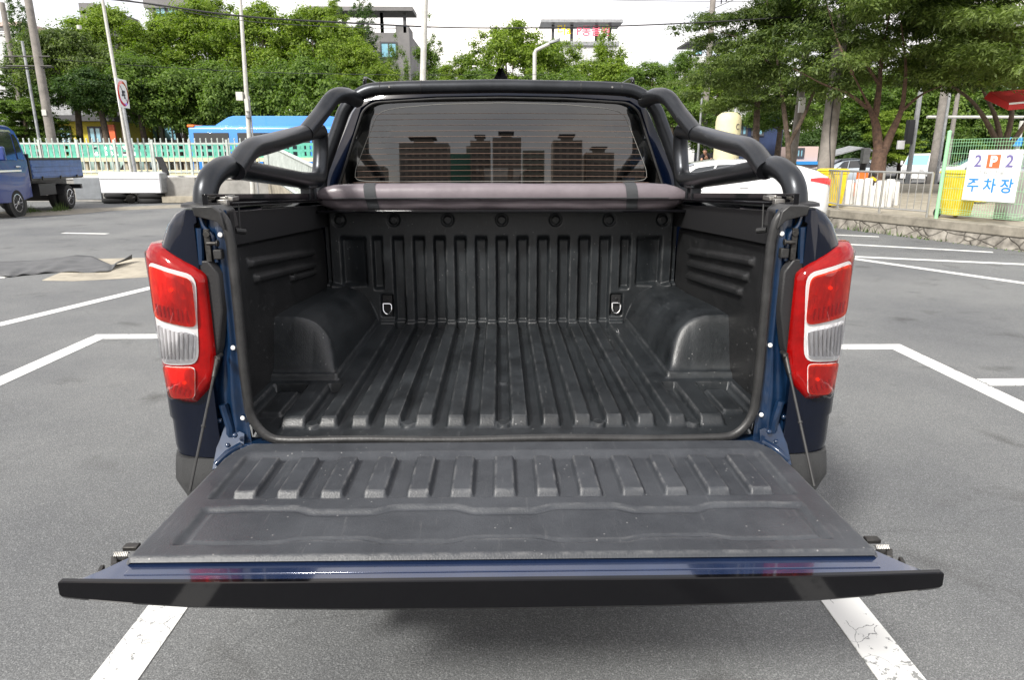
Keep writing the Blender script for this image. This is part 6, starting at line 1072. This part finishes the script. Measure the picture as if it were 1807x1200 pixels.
# ------------------------------------------------------------------ trees
def crown_mesh(name, seed, kind, n, leaf, asp):
    """unit crown (radius 1, height 0..1) of many small bent leaf sprays on clumps"""
    g = np.random.default_rng(seed); r = random.Random(seed); cl = []
    lob = [(g.uniform(0, 6.283), g.uniform(.10, .30)) for _ in range(4)]
    def irr(ph): return 1 + sum(a * math.cos((i + 2) * (ph - p)) for i, (p, a) in enumerate(lob)) * .35
    if kind == 'round':
        for _ in range(230):
            u, ph = g.uniform(-.55, 1), g.uniform(0, 6.283); rr = math.sqrt(max(0, 1 - abs(u) ** 2.0)) * irr(ph); q = g.uniform(.25, 1.0) ** .6 * rr; cl.append((q * math.cos(ph), q * math.sin(ph), .45 + .46 * u * g.uniform(.8, 1.12) * (.9 + .1 * irr(ph * 2)), g.uniform(.08, .19), .05))
    elif kind == 'cone':
        for _ in range(330):
            z = g.uniform(.04, 1.0); ph = g.uniform(0, 6.283); q = (1.04 - z) ** .8 * g.uniform(.3, 1.0) * irr(ph); cl.append((q * math.cos(ph), q * math.sin(ph), z, .26 * (1.2 - z), .035))
    elif kind == 'spiky':
        for _ in range(210):
            ph = g.uniform(0, 6.283); q = g.uniform(.05, .9); z = g.uniform(.08, 1.0) * (1.08 - .5 * q) * irr(ph); cl.append((q * math.cos(ph), q * math.sin(ph), z, g.uniform(.10, .19), .05))
    else:     # layered: many small flat sprays set along boughs, with gaps between
        for _ in range(78):
            ph = g.uniform(0, 6.283); zb = g.uniform(.10, .95); Lb = math.sqrt(max(.05, 1 - zb ** 2 * .75)) * g.uniform(.75, 1.08) * irr(ph)
            for k in range(9):
                f = .22 + .78 * (k + g.uniform(0, .8)) / 9; dv = g.normal() * .12 * f; cl.append((f * Lb * math.cos(ph + dv), f * Lb * math.sin(ph + dv), zb - .10 * f * f + g.normal() * .018, g.uniform(.06, .14) * (1.15 - .3 * f), .02))
    c = np.array(cl); wgt = c[:, 3] ** 2; idx = g.choice(len(c), n, p=wgt / wgt.sum()); d = g.normal(size=(n, 3)); d /= np.linalg.norm(d, axis=1)[:, None]; rad = np.abs(g.normal(.62, .36, n))
    if kind != 'layer': d[:, 2] = np.where(g.uniform(size=n) < .6, np.abs(d[:, 2]), d[:, 2])
    c[:, 4] = c[:, 3] / asp * {'round': .8, 'cone': .9, 'spiky': 1.9}.get(kind, .26)
    P = c[idx, :3] + d * rad[:, None] * c[idx][:, [3, 3, 4]]
    nrm = d * np.array([1, 1, 1.2]) + np.array([0, 0, .6 if kind != 'layer' else 1.6]) + g.normal(scale=.45, size=(n, 3)); nrm /= np.linalg.norm(nrm, axis=1)[:, None]
    t1 = np.cross(nrm, g.normal(size=(n, 3))); t1 /= np.linalg.norm(t1, axis=1)[:, None]; t2 = np.cross(nrm, t1); sz = leaf * g.uniform(.6, 1.35, n)[:, None]; wd = .55 if kind != 'layer' else .36
    zs = np.array([1, 1, 1 / asp]); t1, t2, nrm = t1 * zs, t2 * zs, nrm * zs
    q = np.stack([P - t1 * sz, P + t2 * sz * wd + nrm * sz * .12, P + t1 * sz, P - t2 * sz * wd + nrm * sz * .12], axis=1).reshape(-1, 3)
    me = bpy.data.meshes.new(name); me.vertices.add(len(q)); me.vertices.foreach_set('co', q.ravel()); me.loops.add(4 * n); me.loops.foreach_set('vertex_index', np.arange(4 * n)); me.polygons.add(n); me.polygons.foreach_set('loop_start', np.arange(0, 4 * n, 4)); me.polygons.foreach_set('loop_total', np.full(n, 4)); me.update(); me.validate()
    return me, cl
CROWN = {}
def get_crown(kind, v, n, leaf, asp):
    k = (kind, v, n, leaf, asp)
    if k not in CROWN: CROWN[k] = crown_mesh('crown_' + kind, 11 * v + len(kind), kind, n, leaf, asp)
    return CROWN[k]
def tree(label, loc, R_, z0, z1, kind, m, v=0, n=9000, leaf=.036, trunk_r=.2, forks=(), rz=0., nlimb=9, name='tree', group='trees along the road', bark='trunk'):
    """R_ crown radius, z0..z1 crown height range above the base"""
    t = thing(name, label, 'tree', loc, 0, group); H = z1 - z0; me, cl = get_crown(kind, v, n, leaf, max(1, round(H / R_)))
    cr_ = bpy.data.objects.new('crown', me); COL.objects.link(cr_); cr_.parent = t; cr_.location = (0, 0, z0); cr_.scale = (R_, R_, H); cr_.rotation_euler = (0, 0, rz)
    if not me.materials: me.materials.append(M[m])
    cr_.material_slots[0].link = 'OBJECT'; cr_.material_slots[0].material = M[m]
    rr = random.Random(int(R_ * 100 + z1 * 10)); mb = MB(); split = z0 + H * .12
    if not forks:
        mb.tube([(0, 0, -.1), (rr.uniform(-.1, .1), rr.uniform(-.1, .1), split * .5), (rr.uniform(-.15, .15), 0, split), (rr.uniform(-.3, .3), rr.uniform(-.3, .3), z0 + H * .72)], [trunk_r * 1.25, trunk_r, trunk_r * .8, trunk_r * .25], 10); mb.build('trunk', bark, t)
    else:
        mb.tube(arc(forks[0][0], 4, .4), np.interp(np.linspace(0, 1, len(arc(forks[0][0], 4, .4))), [0, 1], [trunk_r * 1.15, trunk_r * .9]).tolist(), 14); mb.build('trunk', bark, t)
        for f, r0, r1 in forks[1:]: f = arc(f, 4, .5); mb = MB(); mb.tube(f, np.interp(np.linspace(0, 1, len(f)), [0, 1], [r0, r1]).tolist(), 10); mb.build('limb', bark, t)
    ca, sa = math.cos(rz), math.sin(rz)
    for c in sorted(cl, key=lambda q: -q[3])[:nlimb]:
        x, y = (c[0] * ca - c[1] * sa) * R_, (c[0] * sa + c[1] * ca) * R_; zc = z0 + c[2] * H; zb = split + (zc - split) * .25; mb = MB(); mb.tube([(0, 0, zb), (x * .4, y * .4, zb + (zc - zb) * .55), (x * .92, y * .92, zc)], [trunk_r * .26, trunk_r * .17, trunk_r * .05], 6); mb.build('limb', bark, t)
    return t
def T(label, px, pyt, hw, Y, kind, m, v=0, zb=1.8, n=9000, leaf=.036, tr=.17, z0g=0, **k):
    b = at(px, 270, Y=Y); z1 = at(px, pyt, Y=Y).z - z0g; Rr = hw / F * Y * 1.15; return tree(label, (b.x, Y, z0g), Rr, zb, z1, kind, m, v, n, leaf, tr, rz=rnd.uniform(0, 6), **k)
TL = [('leafy bright tree in front of the left end of the grey office building', 594, -8, 52, 50, 'round', 'leaf_b', 1, 3.0), ('mid green tree before the distant brown roofed building', 1262, 92, 46, 60, 'round', 'leaf_m', 3, 2.0), 
 ('mid green tree at the far left edge with a low crown', 5, 118, 62, 37, 'layer', 'leaf_m', 1, 1.6), ('dark tall conifer behind the tall concrete pole', 72, -40, 40, 52, 'cone', 'leaf_d', 0, 3), ('low spreading green tree behind the blue truck', 52, 172, 70, 36, 'layer', 'leaf_m', 0, 1.6),
 ('grey green tree right of the tall concrete pole', 148, 52, 76, 38, 'round', 'leaf_n', 1, 4.0), ('yellow green tree behind the slim leaning mast', 226, 6, 84, 43, 'round', 'leaf_b', 2, 3.8), ('bright tree left of the white camera mast', 330, 22, 80, 46, 'round', 'leaf_b', 0, 3.0),
 ('tall bright tree crown above the blue bus', 385, -16, 72, 49, 'round', 'leaf_b', 1, 4.0), ('bright tree right of the white camera mast', 475, -6, 84, 46, 'round', 'leaf_b', 3, 3.0), ('wide yellow green tree above the roll bar', 568, 6, 84, 47, 'round', 'leaf_b', 2, 3.0), ('rounded bright tree left of the grey office building', 628, 62, 66, 44, 'round', 'leaf_b', 0, 2.0),
 ('dark conifer in front of the grey office building', 652, -50, 46, 54, 'cone', 'leaf_d', 1, 3), ('narrow dark conifer left of the pergola roof', 610, -20, 38, 56, 'cone', 'leaf_d', 2, 3), ('darker low tree under the bright crowns left of the bus', 262, 100, 92, 38.5, 'round', 'leaf_m', 3, 3.0), ('dark shaded tree behind the round road sign', 190, 120, 76, 37, 'round', 'leaf_d', 2, 3.6),
 ('rounded mid green tree directly above the blue bus roof', 385, 112, 82, 39, 'round', 'leaf_m', 1, 2.2), ('broad mid green tree behind the left roll bar', 540, 104, 92, 40, 'round', 'leaf_m', 0, 1.8), ('deep green tree filling behind the bus front', 320, 140, 60, 41, 'round', 'leaf_m', 1, 2.8), ('mid green tree behind the upper corner of the cab', 640, 130, 60, 41, 'round', 'leaf_m', 2, 1.8),
 ('spiky tree right of the grey office building', 762, 60, 44, 50, 'spiky', 'leaf_m', 0, 1.5), ('smaller spiky tree before the grey office building', 704, 84, 30, 51, 'spiky', 'leaf_m', 1, 1.5), ('low yellow green bush tree left of the street lamp', 806, 98, 44, 47, 'round', 'leaf_b', 3, 1.5),
 ('large yellow green tree behind the street lamp', 900, 32, 80, 49, 'round', 'leaf_b', 1, 2.5), ('bright tree just right of the shark fin aerial', 978, 62, 62, 52, 'round', 'leaf_b', 2, 2.0), ('yellow green tree under the rooftop letters', 1058, 66, 56, 56, 'spiky', 'leaf_b', 2, 2.0), ('bright low tree behind the right of the cab roof', 1068, 100, 76, 47, 'round', 'leaf_b', 0, 2.0), ('mid green tree above the right roll bar', 1138, 104, 64, 45, 'round', 'leaf_m', 3, 2.0),
 ('dark rounded tree left of the distant power pole', 1200, 82, 52, 48, 'round', 'leaf_m', 2, 2.0), ('low dark tree behind the right roll bar', 1185, 150, 70, 40, 'round', 'leaf_m', 0, 1.2), ('pale green tree behind the distant power pole', 1262, 108, 60, 44, 'round', 'leaf_b', 1, 2.0),
 ('fill tree low behind the cab at the centre', 850, 120, 90, 46, 'round', 'leaf_m', 2, 1.0), ('green tree low behind the cab right of centre', 990, 118, 84, 44, 'round', 'leaf_m', 0, 1.0),
]
for (lab, px, pyt, hw, Y, kind, m, v_, zb) in TL: T(lab, px, pyt, hw, Y, kind, m, v_, zb, n=52000 if kind != 'cone' else 40000, leaf=.0225 if kind == 'round' else .026)
TR2 = [('tall background tree between the thick pole and the forked tree', 1470, 95, 90, 54, 'round', 'leaf_m', 2, 1.5), ('tall background tree above the white cargo truck', 1625, 100, 95, 56, 'round', 'leaf_m', 1, 1.5), ('tall dense background tree above the parking sign', 1745, 110, 95, 54, 'round', 'leaf_d', 0, 1.0), ('bright background tree right of the traffic signal', 1680, 175, 70, 57, 'round', 'leaf_b', 3, 1.0), ('feathery green tree behind the cream column', 1330, 62, 92, 33, 'layer', 'leaf_n', 2, 3.4), ('young bright green tree right of the dark blue building', 1372, 165, 56, 38, 'round', 'leaf_m', 1, 2.6), ('pine like light green tree behind the thick pole', 1500, 168, 72, 56, 'layer', 'leaf_b', 0, 1.2), ('light green tree beyond the shelter roof', 1555, 190, 60, 50, 'layer', 'leaf_b', 1, 1.0),
 ('soft green tree behind the traffic signal', 1640, 165, 70, 58, 'layer', 'leaf_b', 2, 1.0), ('dark green tree behind the white cargo truck', 1590, 215, 60, 54, 'round', 'leaf_d', 2, .3), ('deep green tree behind the mesh fence', 1720, 190, 80, 52, 'round', 'leaf_m', 3, .5), ('dark tree at the far right edge behind the gantry', 1800, 150, 80, 54, 'round', 'leaf_m', 1, .5), ('low hedge like tree behind the passing suv', 1460, 225, 70, 52, 'round', 'leaf_d', 0, .2), ('low dark tree behind the white hatchback', 1385, 235, 60, 54, 'round', 'leaf_d', 3, .2), ('green tree in the gap above the traffic signal', 1560, 130, 90, 56, 'round', 'leaf_m', 0, 2.0)]
for (lab, px, pyt, hw, Y, kind, m, v_, zb) in TR2: T(lab, px, pyt, hw, Y, kind, m, v_, zb, n=50000, leaf=.0215, z0g=0.0)
# near forked tree
Y0 = 22.5; b = at(1547, 330, Y=Y0); s0 = at(1553, 248, Y=Y0)
def rel(px, py, Y, b=b): q = at(px, py, Y=Y); return (q.x - b.x, q.y - Y0, q.z - .376)
tree('large forked feathery tree with reddish brown trunk behind the railing', (b.x, Y0, .376), 5.3, 2.7, 10.2, 'layer', 'leaf_n', 5, 190000, .0115, .23,
     forks=[([(-.06, 0, -.1), rel(1549, 300, Y0), rel(1553, 262, Y0)],), ([rel(1551, 275, Y0), rel(1546, 215, Y0), rel(1530, 180, Y0), rel(1505, 130, Y0 - 1)], .15, .02), ([rel(1556, 275, Y0), rel(1572, 235, Y0), rel(1592, 195, Y0), rel(1600, 120, Y0), rel(1590, 40, Y0)], .14, .02), ([rel(1545, 205, Y0), rel(1552, 150, Y0), rel(1556, 90, Y0 + 1), rel(1575, 0, Y0)], .10, .02), ([rel(1530, 190, Y0), rel(1500, 165, Y0), rel(1455, 150, Y0), rel(1400, 120, Y0)], .06, .012), ([rel(1592, 195, Y0), rel(1625, 165, Y0), rel(1690, 140, Y0)], .05, .012), ([rel(1505, 130, Y0 - 1), rel(1480, 80, Y0 - 1), rel(1460, 10, Y0)], .05, .015), ([rel(1552, 150, Y0), rel(1520, 100, Y0), rel(1510, 20, Y0)], .05, .012)], nlimb=0, name='feathery_tree', group='near feathery trees', bark='barkr')
Y0 = 24.5; b2 = at(1768, 300, Y=Y0); b = b2
def rel2(px, py, Y): q = at(px, py, Y=Y); return (q.x - b2.x, q.y - Y0, q.z - .376)
tree('dark many stemmed tree overhanging the right edge', (b2.x, Y0, .376), 5.4, 3.9, 10.6, 'layer', 'leaf_n', 6, 170000, .0115, .17,
     forks=[([(0, 0, -.1), rel2(1768, 285, Y0), rel2(1768, 262, Y0)],), ([rel2(1768, 270, Y0), rel2(1745, 220, Y0), rel2(1715, 175, Y0), rel2(1670, 145, Y0), rel2(1630, 110, Y0)], .10, .012), ([rel2(1768, 270, Y0), rel2(1760, 210, Y0), rel2(1730, 150, Y0), rel2(1700, 60, Y0)], .10, .015), ([rel2(1768, 270, Y0), rel2(1785, 215, Y0), rel2(1790, 130, Y0), rel2(1770, 20, Y0)], .11, .015), ([rel2(1770, 270, Y0), rel2(1810, 220, Y0), rel2(1840, 160, Y0), rel2(1880, 80, Y0)], .10, .015)], nlimb=0, name='feathery_tree', group='near feathery trees')
Y0 = 26; b3 = at(1368, 290, Y=Y0)
def rel3(px, py, Y): q = at(px, py, Y=Y); return (q.x - b3.x, q.y - Y0, q.z - .376)
tree('tall feathery tree over the white hatchback with a thin leaning trunk', (b3.x + .6, Y0, .376), 4.6, 3.3, 9.6, 'layer', 'leaf_n', 7, 150000, .0120, .10,
     forks=[([(0, 0, -.1), (-.10, 0, 1.0), (-.25, 0, 2.0)],), ([(-.25, 0, 1.9), (-.55, 0, 3.2), (-.9, 0, 4.6), (-1.6, 0, 7.0)], .09, .015), ([(-.2, 0, 1.6), (.35, 0, 2.8), (.9, .2, 4.5), (1.4, .2, 7.0)], .08, .015), ([(-.9, 0, 4.2), (-2.0, 0, 5.2), (-3.4, 0, 5.6)], .05, .01)], nlimb=0, name='feathery_tree', group='near feathery trees')
# weeds at the wall foot and by the blue truck
def weeds(label, pts, n, h, spread):
    g = np.random.default_rng(len(pts) + n); mb = MB()
    for _ in range(n):
        i = g.integers(0, len(pts) - 1) if len(pts) > 1 else 0; t = g.uniform(); a, b = pts[i], pts[min(i + 1, len(pts) - 1)]; x, y = a[0] + (b[0] - a[0]) * t + g.normal() * spread, a[1] + (b[1] - a[1]) * t + g.normal() * spread
        hh = h * g.uniform(.3, 1.2) * (.12 + abs(math.sin(x * 3.3 + y * 1.7)) ** 3 * 1.5); an = g.uniform(0, 6.28); dx, dy = math.cos(an), math.sin(an); w_ = .012; mb.add([(x - dy * w_, y + dx * w_, 0), (x + dy * w_, y - dx * w_, 0), (x + dx * hh * .5, y + dy * hh * .5, hh)], [(0, 1, 2)])
    return tag(mb.build('weeds', 'grass', smooth=False, fix=False), label, 'weeds', kind='stuff')
weeds('green weeds growing along the foot of the stone wall', [(9.7, 9.7), (9.02, 11.8), (8.42, 13.7), (7.62, 16.1)], 260, .10, .04); weeds('pale weeds in the asphalt beside the blue truck', [gp(60, 374), gp(100, 371)], 300, .16, .25)
